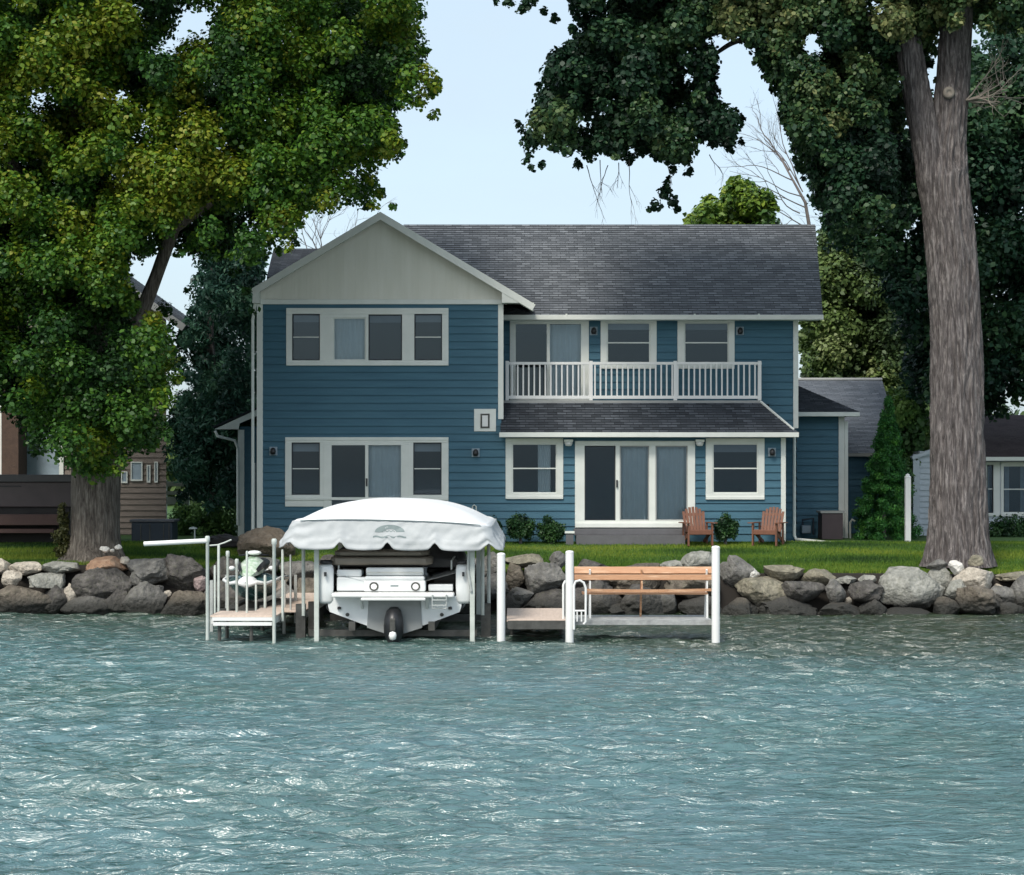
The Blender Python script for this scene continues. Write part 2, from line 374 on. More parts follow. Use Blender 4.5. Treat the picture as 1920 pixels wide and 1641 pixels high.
# ------------------------------------------------------------------ water
def water():
    dx, dy = 0.06, 0.03
    X = np.arange(-21, 21.01, dx); Yv = np.arange(9.0, 46.0, dy)
    gx, gy = np.meshgrid(X, Yv); z = np.zeros_like(gx); sxd = np.zeros_like(gx)
    r = np.random.default_rng(11)
    for i in range(84):
        lam = 0.17*(4.5**r.random()) if i < 56 else 0.75*(3.4**r.random())         # 0.17 .. 1.9 m
        th = r.normal(0, 0.36) + 0.08
        k = 2*np.pi/lam; kx, ky = k*np.sin(th), k*np.cos(th)
        amp = 0.0088*lam**0.95*(1 if i < 56 else 0.62)
        ph = r.random()*6.28 + 1.2*np.sin(gx*r.uniform(0.1,0.6)+gy*r.uniform(0.1,0.5)+r.random()*6)
        s = np.sin(kx*gx+ky*gy+ph)
        z += amp*(s + 0.5*(1-np.abs(s)*2))
    gust = 0.75+0.45*np.sin(gx*0.31+1.3*np.sin(gy*0.17))*np.sin(gy*0.23+0.9*np.sin(gx*0.21+2))
    z *= gust*np.clip(1.15-0.35*np.clip((gy-38)/6, 0, 1), 0.5, 2)
    ed = np.minimum(np.minimum(gx+21, 21-gx), np.minimum(gy-9, 60)); z *= np.clip(ed/1.5, 0, 1)
    n1, n2 = gx.shape
    v = np.stack([gx, gy, z], -1).reshape(-1, 3).astype(np.float32)
    idx = np.arange(n1*n2).reshape(n1, n2)
    q = np.stack([idx[:-1,:-1], idx[:-1,1:], idx[1:,1:], idx[1:,:-1]], -1).reshape(-1, 4).astype(np.int32)
    # the still far water joins the same mesh round the choppy sheet
    far = np.array([[-900,-600,0],[900,-600,0],[900,9,0],[-900,9,0],[-900,46,0],[-21,46,0],[-21,9,0],[21,9,0],[21,46,0],[900,46,0]], dtype=np.float32)
    b = len(v); v = np.vstack([v, far])
    extra = np.array([[b,b+1,b+2,b+3],[b+3,b+6,b+5,b+4],[b+7,b+2,b+9,b+8]], dtype=np.int32)
    q = np.vstack([q, extra])
    me = bpy.data.meshes.new('water')
    me.vertices.add(len(v)); me.vertices.foreach_set('co', v.ravel())
    me.loops.add(q.size); me.loops.foreach_set('vertex_index', q.ravel())
    me.polygons.add(len(q)); me.polygons.foreach_set('loop_start', np.arange(0, q.size, 4, dtype=np.int32))
    me.update(calc_edges=True); me.polygons.foreach_set('use_smooth', np.ones(len(q), dtype=bool))
    q = NT('lake_water'); p = q.n('ShaderNodeBsdfPrincipled'); q.l(p.outputs[0], q.out.inputs[0])
    p.inputs['Roughness'].default_value = 0.11; p.inputs['IOR'].default_value = 1.95; p.inputs['Specular IOR Level'].default_value = 0.5
    ge = q.n('ShaderNodeNewGeometry')
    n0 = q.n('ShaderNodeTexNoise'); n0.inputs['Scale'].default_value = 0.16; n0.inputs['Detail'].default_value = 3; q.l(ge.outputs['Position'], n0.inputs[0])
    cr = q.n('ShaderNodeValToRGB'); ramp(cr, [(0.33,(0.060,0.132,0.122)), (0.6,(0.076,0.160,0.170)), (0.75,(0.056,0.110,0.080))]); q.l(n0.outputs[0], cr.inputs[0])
    sx = q.n('ShaderNodeSeparateXYZ'); q.l(ge.outputs['Position'], sx.inputs[0])       # olive shallows near shore; dark tree reflections also painted in, shore and right
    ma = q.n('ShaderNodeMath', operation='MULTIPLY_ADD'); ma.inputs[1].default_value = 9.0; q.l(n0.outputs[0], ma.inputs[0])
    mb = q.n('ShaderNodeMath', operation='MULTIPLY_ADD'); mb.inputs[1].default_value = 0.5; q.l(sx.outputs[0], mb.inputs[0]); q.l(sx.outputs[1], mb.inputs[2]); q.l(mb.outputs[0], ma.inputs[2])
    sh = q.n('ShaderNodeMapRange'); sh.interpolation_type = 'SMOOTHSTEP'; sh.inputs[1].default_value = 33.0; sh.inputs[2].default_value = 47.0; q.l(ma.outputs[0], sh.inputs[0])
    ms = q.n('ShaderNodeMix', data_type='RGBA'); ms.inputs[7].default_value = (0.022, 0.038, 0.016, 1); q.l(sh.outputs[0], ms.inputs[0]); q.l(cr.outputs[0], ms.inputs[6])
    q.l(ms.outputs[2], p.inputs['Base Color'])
    mp = q.n('ShaderNodeMapping'); mp.inputs['Scale'].default_value = (1.9, 6.5, 1); mp.inputs['Rotation'].default_value = (0,0,0.12); q.l(ge.outputs['Position'], mp.inputs[0])
    n1_ = q.n('ShaderNodeTexNoise'); n1_.inputs['Scale'].default_value = 1.0; n1_.inputs['Detail'].default_value = 5; n1_.inputs['Roughness'].default_value = 0.6; n1_.inputs['Distortion'].default_value = 0.6
    q.l(mp.outputs[0], n1_.inputs[0])
    b1 = q.n('ShaderNodeBump'); b1.inputs['Strength'].default_value = 1.0; b1.inputs['Distance'].default_value = 0.13; q.l(n1_.outputs[0], b1.inputs['Height'])
    q.l(b1.outputs[0], p.inputs['Normal'])
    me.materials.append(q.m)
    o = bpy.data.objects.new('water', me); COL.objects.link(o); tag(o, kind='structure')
water()

# ------------------------------------------------------------------ lapped surfaces
def lapwall(m, x0, x1, z0, z1, Y, openings=(), e=0.195, t=0.036, axis='x', sgn=-1):
    """lap boards on a wall facing -Y (axis x) or facing +-X (axis y, x0..x1 are y values, Y is the x plane)"""
    def P(s, off, z): return (s, Y+sgn*off, z) if axis == 'x' else (Y+sgn*off, s, z)
    z = z0
    while z < z1-1e-4:
        zt = min(z+e, z1); br = {z, zt}
        for (a, b, c, d) in openings:
            for q in (c, d):
                if z < q < zt: br.add(q)
        br = sorted(br)
        for za, zb in zip(br[:-1], br[1:]):
            mid = (za+zb)/2; segs = [(x0, x1)]
            for (a, b, c, d) in openings:
                if c < mid < d:
                    ns = []
                    for (p, q) in segs:
                        if b <= p or a >= q: ns.append((p, q)); continue
                        if p < a: ns.append((p, a))
                        if q > b: ns.append((b, q))
                    segs = ns
            oa, ob = t*(1-(za-z)/e)+0.002, t*(1-(zb-z)/e)+0.002
            for p, q in segs:
                m.add([P(p,oa,za), P(q,oa,za), P(q,ob,zb), P(p,ob,zb)], [(0,1,2,3)])
                if za == z: m.add([P(p,0,za), P(q,0,za), P(q,oa,za), P(p,oa,za)], [(0,1,2,3)])
        z = zt
def lerp(a, b, t): return a + (b-a)*t
def roofplane(name, mt, parent, p0, p1, p2, p3, e=0.115, t=0.013, thick=0.10, sof=None):
    """p0 p1 eave, p3 p2 ridge; shingle courses over a slab"""
    p0, p1, p2, p3 = map(Vector, (p0, p1, p2, p3))
    n = (p1-p0).cross(p3-p0).normalized()
    if n.z < 0: n = -n
    u = (p1-p0).normalized(); vdir = n.cross(u)
    if vdir.z < 0: vdir = -vdir
    L = (p3-p0).dot(vdir); k = max(1, int(L/e)); m = MB()
    for i in range(k):
        a0, a1 = i/k, (i+1)/k
        A, B, C, D = lerp(p0,p3,a0)+n*t, lerp(p1,p2,a0)+n*t, lerp(p1,p2,a1), lerp(p0,p3,a1)
        E, G = lerp(p0,p3,a0), lerp(p1,p2,a0)
        fi = len(m.f)
        m.add([A,B,C,D], [(0,1,2,3)]); m.uv[fi] = [((q-p0).dot(u), (a0 if j < 2 else a1)*k*e+0.003) for j, q in enumerate((A,B,C,D))]
        m.add([E,G,B,A], [(0,1,2,3)]); m.uv[fi+1] = [((q-p0).dot(u), a0*k*e+0.004) for q in (E,G,B,A)]
    b = [p - n*0.002 for p in (p0,p1,p2,p3)]
    lo = [p - n*thick for p in (p0,p1,p2,p3)]
    fi = len(m.f)
    m.add(b+lo, [(4,7,6,5),(0,4,5,1),(1,5,6,2),(2,6,7,3),(3,7,4,0)])
    m.add(b, [(0,1,2,3)])
    return m.build(name, mt, parent, fixn=False)

def frame_cells(m, x0, x1, z0, z1, holes, ya, yb):
    xb = sorted({x0, x1, *[h[0] for h in holes], *[h[1] for h in holes]})
    zb = sorted({z0, z1, *[h[2] for h in holes], *[h[3] for h in holes]})
    for j in range(len(zb)-1):
        run = None
        for i in range(len(xb)-1):
            cx, cz = (xb[i]+xb[i+1])/2, (zb[j]+zb[j+1])/2
            solid = not any(h[0] < cx < h[1] and h[2] < cz < h[3] for h in holes)
            if solid:
                run = (run[0], xb[i+1]) if run else (xb[i], xb[i+1])
            if (not solid or i == len(xb)-2) and run:
                m.box(run[0], run[1], ya, yb, zb[j], zb[j+1]); run = None

def curtain(m, x0, x1, z0, z1, y, amp=0.02, n=24):
    a = []
    for i in range(n+1):
        x = lerp(x0, x1, i/n); a.append((x, y+amp*math.sin(i*1.7)))
    vs = [(x, yy, z0) for x, yy in a] + [(x, yy, z1) for x, yy in a]
    m.add(vs, [(i, i+1, i+n+2, i+n+1) for i in range(n)])

OPEN = {}
def window(root, Y, outer, panes, name='window', label=None, key='A', cas=0.075, sill=False):
    """outer and panes in photo pixels on plane Y. panes: (x0,y0,x1,y1,style) style: dh / plain / curtain / screen"""
    ox0, ox1, oz1, oz0 = wx(outer[0],Y), wx(outer[2],Y), wz(outer[1],Y), wz(outer[3],Y)
    hs = [(wx(p[0],Y), wx(p[2],Y), wz(p[3],Y), wz(p[1],Y), p[4]) for p in panes]
    m = MB(); frame_cells(m, ox0, ox1, oz0, oz1, [h[:4] for h in hs], Y-0.055, Y+0.06)
    # raised outer casing edge, 3 mm proud steps
    m.box(ox0+0.004, ox1-0.004, Y-0.075, Y-0.056, oz1-cas, oz1-0.004)
    m.box(ox0+0.004, ox1-0.004, Y-0.085, Y-0.056, oz0+0.004, oz0+cas)
    wn = m.build(name, M['trim'], root, bevel=0.006)
    if label: wn['label'] = label
    for (a, b, c, d, st) in hs:
        if st == 'none': continue
        s = MB(); t = 0.028
        for bx in ((a,a+t,c,d),(b-t,b,c,d),(a+t,b-t,c,c+t),(a+t,b-t,d-t,d)):
            s.box(bx[0]+0.001, bx[1]-0.001, Y-0.02, Y+0.045, bx[2]+0.001, bx[3]-0.001)
        if st.startswith('dh'):
            zm = (c+d)/2; s.box(a+t+0.001, b-t-0.001, Y-0.03, Y+0.03, zm-0.016, zm+0.016)
        s.build('sash', M['screen'] if 'screen' in st or 'dh' in st and 'w' not in st else M['trim'], wn)
        if st.startswith('dh'):
            r = MB(); r.box(a+t, b-t, Y-0.036, Y-0.0305, zm-0.013, zm+0.013); r.build('meeting_rail', M['trim'], wn)
        gp = MB(); gp.add([(a+t,Y+0.008,c+t),(b-t,Y+0.008,c+t),(b-t,Y+0.008,d-t),(a+t,Y+0.008,d-t)], [(0,1,2,3)])
        gp.build('pane', M['glass2'] if 'screen' in st else M['glass'], wn)
        if 'curtain' in st:
            cm = MB(); curtain(cm, a, b, c, d, Y+0.14); cm.build('curtain', M['blind'], wn, smooth=True)
        elif 'shade' in st:
            cm = MB(); hh = d-(d-c)*0.17; cm.box(a+0.01, b-0.01, Y+0.10, Y+0.108, hh, d); cm.build('roller_shade', M['shade'], wn)
        if 'half' in st:
            cm = MB(); curtain(cm, lerp(a,b,0.58), lerp(a,b,0.86), c, d, Y+0.14); cm.build('curtain', M['blind'], wn, smooth=True)
    return wn, (ox0+0.03, ox1-0.03, oz0+0.03, oz1-0.03)

# ================================================================== BLUE HOUSE
HY, HR = 50.0, 51.6
house = thing('house', 'two storey blue lap-sided lake house with a front gable, grey shingle roofs and white trim', 'house', (0.6, 50, 1.35))
XL, XM, XR, XB = wx(484,HY), wx(940,HY), wx(1472,HY), wx(1492,HR)
op1, op2 = [], []
w1 = window(house, HY, (537,578,841,686), [(548,589,600,676,'dh_shade'),(625,596,686,676,'curtain'),(691,590,754,676,'screen_shade'),(777,589,829,676,'dh_shade')], label='upper four-light window under the gable'); op1.append(w1[1])
w2 = window(house, HY, (535,820,841,938), [(547,830,600,928,'dh_shade'),(775,830,828,928,'dh_shade'),(608,831,767,950,'none')], label='lower window pair flanking the left patio door')
# patio door fills the middle of the lower group and runs to the floor
m = MB()
d1, dz0, dz1 = (wx(607,HY), wx(768,HY)), wz(990,HY), wz(830,HY)
holes = [(wx(622,HY), wx(685,HY), wz(980,HY), wz(835,HY)), (wx(691,HY), wx(752,HY), wz(980,HY), wz(835,HY))]
frame_cells(m, d1[0], d1[1], dz0, dz1, holes, HY-0.064, HY+0.056)
pd = m.build('patio_door', M['trim'], house, bevel=0.005); pd['label'] = 'left patio door partly behind the boat canopy'
for i, h in enumerate(holes):
    gp = MB(); gp.add([(h[0],HY,h[2]),(h[1],HY,h[2]),(h[1],HY,h[3]),(h[0],HY,h[3])], [(0,1,2,3)]); gp.build('pane', M['glass2'] if i == 0 else M['glass'], pd)
cm = MB(); curtain(cm, holes[1][0], holes[1][1], holes[1][2], holes[1][3], HY+0.15); cm.build('curtain', M['blind'], pd, smooth=True)
hm = MB(); hm.box(wx(686.5,HY), wx(689.5,HY), HY-0.10, HY-0.064, wz(912,HY), wz(897,HY)); hm.build('handle', M['black'], pd)
op1 += [(wx(540,HY), wx(836,HY), wz(935,HY), wz(823,HY)), (d1[0]+0.02, d1[1]-0.02, dz0+0.02, dz1-0.02)]
w3 = window(house, HY, (948,822,1056,936), [(960,832,1044,925,'dh_w_half')], label='ground floor window left of the triple door'); op1.append(w3[1])
w4 = window(house, HY, (1323,822,1433,937), [(1336,832,1421,925,'dh_w_shade')], label='ground floor window behind the chairs'); op1.append(w4[1])
m = MB(); frame_cells(m, wx(1078,HY), wx(1303,HY), wz(990,HY), wz(827,HY),
   [(wx(1096,HY),wx(1154,HY),wz(976,HY),wz(836,HY)), (wx(1162,HY),wx(1217,HY),wz(976,HY),wz(836,HY)), (wx(1229,HY),wx(1289,HY),wz(976,HY),wz(836,HY))], HY-0.06, HY+0.06)
m.box(wx(1079,HY), wx(1302,HY), HY-0.12, HY-0.061, wz(989,HY), wz(981,HY))
m.box(wx(1080,HY), wx(1301,HY), HY-0.085, HY-0.061, wz(833,HY), wz(828,HY))
td = m.build('sliding_door', M['trim'], house, bevel=0.006); td['label'] = 'triple-panel sliding door above the grey steps'
for i, (a, b) in enumerate(((1096,1154),(1162,1217),(1229,1289))):
    a, b, c, d = wx(a,HY), wx(b,HY), wz(976,HY), wz(836,HY)
    s = MB(); t = 0.03
    for bx in ((a,a+t,c,d),(b-t,b,c,d),(a+t,b-t,c,c+t),(a+t,b-t,d-t,d)): s.box(bx[0]+.001,bx[1]-.001,HY-0.03,HY+0.04,bx[2]+.001,bx[3]-.001)
    s.build('sash', M['screen'] if i == 0 else M['soffit'], td)
    gp = MB(); gp.add([(a+t,HY,c+t),(b-t,HY,c+t),(b-t,HY,d-t),(a+t,HY,d-t)], [(0,1,2,3)]); gp.build('pane', M['glass2'] if i == 0 else M['glass'], td)
    if i: cm = MB(); curtain(cm, a, b, c, d, HY+0.16); cm.build('curtain', M['blind'], td, smooth=True)
hm = MB(); hm.box(wx(1155,HY), wx(1158,HY), HY-0.11, HY-0.061, wz(914,HY), wz(900,HY)); hm.build('handle', M['black'], td)
op1.append((wx(1081,HY), wx(1300,HY), wz(988,HY), wz(829,HY)))

zg = wz(1000, HY)
m = MB()
lapwall(m, XL, XM, 1.2, wz(568,HY), HY, op1)
lapwall(m, XM, XR, 1.2, wz(818,HY), HY, op1)
m.build('front_wall', M['blue'], house, fixn=False)
# recessed upper storey
w5 = window(house, HR, (1126,599,1231,692), [(1138,605,1219,681,'dh_w_shade')], label='upper window above the middle of the balcony'); op2.append(w5[1])
w6 = window(house, HR, (1270,599,1377,692), [(1283,605,1366,681,'dh_w_shade')], label='upper window at the right end of the balcony'); op2.append(w6[1])
m = MB(); hs = [(wx(967,HR),wx(1025,HR),wz(748,HR),wz(608,HR)), (wx(1031,HR),wx(1089,HR),wz(748,HR),wz(608,HR))]
frame_cells(m, wx(956,HR), wx(1104,HR), wz(756,HR), wz(601,HR), hs, HR-0.06, HR+0.06)
bd = m.build('balcony_door', M['trim'], house, bevel=0.006)
for i, (a,b,c,d) in enumerate(hs):
    gp = MB(); gp.add([(a,HR,c),(b,HR,c),(b,HR,d),(a,HR,d)], [(0,1,2,3)]); gp.build('pane', M['glass2'] if i == 0 else M['glass'], bd)
    if i: cm = MB(); curtain(cm, a, b, c, d, HR+0.16); cm.build('curtain', M['blind'], bd, smooth=True)
op2.append((wx(958,HR), wx(1102,HR), wz(757,HR), wz(603,HR)))
m = MB(); lapwall(m, XM, XB, wz(758,HR), 7.24, HR, op2); lapwall(m, XR-0.2, XB, 1.2, wz(758,HR), HR)
m.build('upper_wall', M['blue'], house, fixn=False)
m = MB(); lapwall(m, HR, 59, 1.2, 7.24, XB, axis='y', sgn=1); lapwall(m, HY, 57, 1.2, 7.6, XL, axis='y', sgn=-1)
lapwall(m, HY, HR, 1.2, 4.1, XR, axis='y', sgn=1); lapwall(m, HY, HR, 4.9, 7.4, XM, axis='y', sgn=1)
m.add([(XL,59,1.2),(XB,59,1.2),(XB,59,7.2),(XL,59,7.2)], [(0,1,2,3)])
m.build('side_wall', M['blue'], house, fixn=False)
# rooms behind the glass
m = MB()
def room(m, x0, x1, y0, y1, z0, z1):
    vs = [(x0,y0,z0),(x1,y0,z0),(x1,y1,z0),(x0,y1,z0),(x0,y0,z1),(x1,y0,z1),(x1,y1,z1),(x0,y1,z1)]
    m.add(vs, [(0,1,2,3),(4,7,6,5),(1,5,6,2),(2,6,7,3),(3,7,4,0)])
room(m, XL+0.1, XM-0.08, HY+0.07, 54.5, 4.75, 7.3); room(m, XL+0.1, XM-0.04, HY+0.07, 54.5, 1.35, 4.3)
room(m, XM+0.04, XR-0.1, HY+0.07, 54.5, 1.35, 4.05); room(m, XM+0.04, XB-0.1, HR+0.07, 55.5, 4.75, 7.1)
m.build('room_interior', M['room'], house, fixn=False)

# trim boards
m = MB()
m.box(XL-0.03, wx(493,HY), HY-0.04, HY+0.06, 1.25, wz(570,HY))
m.box(wx(934,HY), wx(944,HY), HY-0.04, HY+0.06, wz(786,HY), wz(571,HY))
m.box(wx(1464,HY), wx(1473,HY), HY-0.04, HY+0.06, 1.3, wz(821,HY))
m.box(wx(1487,HR), wx(1496.5,HR), HR-0.045, HR+0.06, wz(803,HR), wz(600,HR))
m.build('corner_board', M['trim'], house, bevel=0.005)
# gable
GY = 49.6
gA = Vector((wx(713,GY), GY, wz(399,GY))); SL = 0.598
def gz(x): return gA.z - abs(x-gA.x)*SL
exL, exR = wx(472,GY), wx(1001,GY)
roofplane('gable_roof', M['roof'], house, (exL,GY,gz(exL)), (exL,55.0,gz(exL)), (gA.x,55.0,gA.z), gA)
roofplane('gable_roof', M['roof'], house, (exR,55.0,gz(exR)), (exR,GY,gz(exR)), gA, (gA.x,55.0,gA.z))
m = MB()
for ex in (exL, exR):
    a, b = Vector((ex, GY-0.02, gz(ex)-0.075)), Vector((gA.x, GY-0.02, gA.z-0.075))
    dd = (b-a).normalized(); nn = Vector((-dd.z, 0, dd.x)); nn = nn if nn.z > 0 else -nn
    m.prism([a+nn*0.085, b+Vector((0,0,0.085/abs(nn.z))), b-Vector((0,0,0.085/abs(nn.z))), a-nn*0.085], (0,0.04,0))
m.build('rake_board', M['trim'], house)
x940, x485 = wx(941,GY), wx(486,GY); zb = wz(568,GY)
m = MB()
m.prism([(x940,GY-0.005,zb), (exR,GY-0.005,zb), (exR-0.02,GY-0.005,gz(exR)-0.15), (x940,GY-0.005,gz(x940)-0.16)], (0,0.36,0))
m.prism([(exL+0.01,GY-0.005,zb), (x485,GY-0.005,zb), (x485,GY-0.005,gz(x485)-0.16), (exL+0.02,GY-0.005,gz(exL)-0.15)], (0,0.36,0))
m.box(XL-0.02, XM+0.03, HY-0.075, HY+0.05, wz(571,HY), wz(562,HY))
m.build('eave_return', M['trim'], house, bevel=0.005)
m = MB(); z0 = wz(563,HY); n = 20
xa, xb_ = wx(484,HY), wx(942,HY)
for i in range(n):           # vertical panel boards with small grooves
    x0, x1 = lerp(xa,xb_,i/n)+0.006, lerp(xa,xb_,(i+1)/n)-0.006
    top = lambda x: gz(x)-0.12
    if x0 < gA.x < x1: pts = [(x0,HY-0.03,z0),(x1,HY-0.03,z0),(x1,HY-0.03,top(x1)),(gA.x,HY-0.03,top(gA.x)),(x0,HY-0.03,top(x0))]
    else: pts = [(x0,HY-0.03,z0),(x1,HY-0.03,z0),(x1,HY-0.03,top(x1)),(x0,HY-0.03,top(x0))]
    m.prism(pts, (0,0.03,0))
m.prism([(xa,HY-0.022,z0),(xb_,HY-0.022,z0),(xb_,HY-0.022,gz(xb_)-0.13),(gA.x,HY-0.022,gA.z-0.13),(xa,HY-0.022,gz(xa)-0.13)], (0,0.06,0))
m.build('gable_panel', M['gable'], house)
# main roof
ey, ez, ry, rz_ = 51.0, wz(592,51.0), 54.8, wz(421,54.8)
rx = 8.42; exm = wx(1543,51.0)
roofplane('main_roof', M['roof'], house, (gA.x+0.3,ey,ez), (exm,ey,ez), (rx,ry,rz_), (gA.x+0.3,ry,rz_))
roofplane('main_roof', M['roof'], house, (exm,58.8,ez), (gA.x+0.3,58.8,ez), (gA.x+0.3,ry,rz_), (rx,ry,rz_))
m = MB(); m.tube([(gA.x+0.9,ry,rz_+0.0),(rx,ry,rz_+0.0)], 0.05, 8); m.build('ridge_cap', M['roof_dark'], house) if False else None
m = MB()
m.box(XM+0.02, exm, ey-0.10, ey-0.004, wz(600,ey), wz(591,ey))
m.box(XM+0.05, exm-0.02, ey, HR, wz(600,ey)+0.02, wz(600,ey)+0.04)
for px in (1060,1300,1420): m.box(wx(px,ey), wx(px,ey)+0.05, ey-0.11, ey-0.102, wz(600,ey), wz(589,ey))
m.build('gutter', M['trim'], house, bevel=0.01)
# left rear lower roof piece
roofplane('rear_roof', M['roof_dark'], house, (wx(500,54),54,wz(520,54)), (wx(690,54),54,wz(520,54)), (wx(690,57),57,wz(466,57)), (wx(513,57),57,wz(466,57)))
# pent roof over the ground floor with hip to the right
PY = 49.6; pz, ty = wz(811,PY), 50.85; tz = wz(755,ty)
pxr, txr = wx(1497,PY), wx(1426,ty)
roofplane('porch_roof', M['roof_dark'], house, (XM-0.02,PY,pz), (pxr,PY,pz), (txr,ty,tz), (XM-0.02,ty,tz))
m = MB(); m.box(XM-0.05, pxr, PY-0.10, PY-0.004, wz(820,PY), wz(811,PY)); m.box(XM+0.02, pxr-0.03, PY, HY, wz(819,PY), wz(819,PY)+0.02)
m.beam((txr,ty-0.01,tz+0.03), (pxr-0.10,PY+0.1,pz+0.07), 0.05, 0.05)
m.build('porch_gutter', M['trim'], house, bevel=0.008)
m = MB(); m.add([(pxr,PY,pz),(XB+0.05,HR,pz),(txr,HR,tz),(txr,ty,tz)], [(0,1,2,3)]); m.uv[0] = [(0,0),(2,0),(2,1),(1.2,1)]
m.build('porch_roof_hip', M['roof_dark'], house, fixn=False)
# balcony
m = MB(); m.box(XM+0.05, txr-0.02, ty-0.02, HR-0.03, wz(758,ty), wz(751,ty)); m.build('balcony_floor', M['soffit'], house)
RY = 50.95
m = MB(); a, b = wx(950,RY), wx(1426,RY)
m.box(a, b, RY-0.035, RY+0.035, wz(684,RY), wz(679,RY)); m.box(a, b, RY-0.03, RY+0.03, wz(748,RY), wz(742,RY))
nb = 46
for i in range(1, nb):
    x = lerp(a, b, i/nb); m.box(x-0.020, x+0.020, RY-0.018, RY+0.018, wz(742,RY), wz(684,RY))
m.box(b-0.035, b+0.035, RY+0.04, HR-0.05, wz(684,RY)+0.001, wz(679,RY)-0.001); m.box(b-0.03, b+0.03, RY+0.04, HR-0.05, wz(748,RY), wz(743,RY))
rail = m.build('balcony_railing', M['white'], house, bevel=0.004)
for px in (951,1108,1266,1424):
    q = MB(); x = wx(px,RY); q.box(x-0.045, x+0.045, RY-0.045, RY+0.045, wz(751,RY), wz(677,RY)); q.build('post', M['white'], rail, bevel=0.006)
# downspouts
m = MB(); x = wx(1494,51.0); m.tube([(x,51.45,wz(808,51.45)), (x,51.45,1.5), (x+0.04,51.40,1.40), (wx(1600,50),50.0,1.30)], 0.042, 8)
m.build('downspout', M['trim'], house)
m = MB(); x = wx(474,49.95); m.tube([(x+0.1,49.75,wz(562,49.8)), (x,49.95,wz(600,50)), (x,49.95,1.4)], 0.04, 8); m.build('downspout', M['trim'], house)
# lamps, vents and boxes on the wall
def wall_lamp(px, py, Y):
    x, z = wx(px,Y), wz(py,Y)
    m = MB(); m.box(x-0.10, x+0.10, Y-0.06, Y-0.024, z-0.11, z+0.11)
    l = m.build('wall_lamp', M['curtain_pale'], house, bevel=0.01)
    m = MB(); m.lathe([(0.0,-0.09),(0.055,-0.085),(0.075,-0.02),(0.06,0.05),(0.03,0.085),(0,0.09)], (x, Y-0.13, z), 12); m.box(x-0.02,x+0.02,Y-0.12,Y-0.061,z+0.03,z+0.07)
    m.build('lamp_shade', M['black'], l, smooth=True)
for p in ((513,846,HY),(892,849,HY),(1113,621,HR),(1387,621,HR),(1447,848,HY)): wall_lamp(*p)
m = MB(); m.box(wx(889,HY), wx(930,HY), HY-0.05, HY-0.024, wz(809,HY), wz(767,HY)); b = m.build('mounting_panel', M['trim'], house, bevel=0.005)
m = MB(); frame_cells(m, wx(901,HY), wx(918,HY), wz(803,HY), wz(776,HY), [(wx(904,HY),wx(915,HY),wz(800,HY),wz(779,HY))], HY-0.075, HY-0.052); m.build('fixture_frame', M['aludark'], b)
m = MB(); m.box(wx(904,HY)+.002, wx(915,HY)-.002, HY-0.07, HY-0.052, wz(800,HY)+.002, wz(779,HY)-.002); m.build('fixture_panel', M['white'], b)
m = MB(); m.tube([(wx(886,HY),HY-0.05,wz(962,HY)),(wx(886,HY),HY-0.05,wz(950,HY)),(wx(889,HY),HY-0.05,wz(947,HY)),(wx(893,HY),HY-0.05,wz(950,HY)),(wx(893,HY),HY-0.05,wz(960,HY))], 0.018, 6); m.build('vent_pipe', M['galv'], house)
for px in (1066,1312):
    x, z = wx(px,49.85), wz(831,49.85); m = MB(); m.box(x-0.11,x+0.11,49.72,49.97,z+0.03,z+0.09); l = m.build('porch_light', M['trim'], house, bevel=0.01)
    m = MB(); m.lathe([(0,-0.08),(0.07,-0.07),(0.10,-0.01),(0.10,0.028),(0,0.029)], (x,49.84,z), 14); m.build('light_bowl', M['white'], l, smooth=True)
# right wing set back
m = MB(); WY = 54.0; xw = wx(1581,WY)
lapwall(m, XB, xw, 1.2, wz(779,WY), WY); lapwall(m, WY, 60, 1.2, 4.6, xw, axis='y', sgn=1)
m.build('side_wing_wall', M['blue'], house, fixn=False)
m = MB(); m.box(xw-0.13, xw+0.03, WY-0.04, WY+0.05, 1.25, wz(781,WY)); m.box(xw+0.04, xw+0.13, WY-0.02, WY+0.07, 1.25, wz(790,WY))
m.build('corner_board', M['trim'], house, bevel=0.005)
fy = 53.5; fz = wz(773,fy); fx = wx(1611,fy); tp = (7.5, 56.4, wz(712,56.4))
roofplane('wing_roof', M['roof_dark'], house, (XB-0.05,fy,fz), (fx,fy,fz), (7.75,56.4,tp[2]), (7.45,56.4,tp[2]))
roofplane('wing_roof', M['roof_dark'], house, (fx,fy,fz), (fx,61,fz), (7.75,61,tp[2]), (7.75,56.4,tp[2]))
m = MB(); m.box(XB-0.05, fx, fy-0.09, fy-0.003, wz(781,fy), wz(773,fy)); m.build('wing_gutter', M['trim'], house, bevel=0.008)
# left lean-to
m = MB(); LY = 53.0; xl = wx(450,LY)
lapwall(m, xl, XL+0.3, 1.2, wz(800,LY), LY); m.build('lean_to_wall', M['blue'], house, fixn=False)
m = MB(); m.box(xl-0.05, xl+0.12, LY-0.05, LY+0.05, 1.25, wz(806,LY)); m.box(wx(472,LY), wx(479,LY), LY-0.05, LY+0.03, 1.25, wz(868,LY)); m.build('corner_board', M['trim'], house, bevel=0.005)
m = MB(); m.prism([W(402,805,52.6), W(447,805,52.6), W(449,794,52.6), W(486,778,52.6), W(486,766,52.6)], (0,0.06,0)); m.build('lean_to_rake', M['trim'], house)
a, b = W(400,803,52.58), W(486,765,52.58)
m = MB(); fi = 0
up = Vector((0,0,0.05)); back = Vector((0,4,0))
m.prism([a+Vector((-0.02,0,0.0)), b, b+up, a+up+Vector((-0.02,0,0))], back)
m.build('lean_to_roof', M['roof_dark'], house)
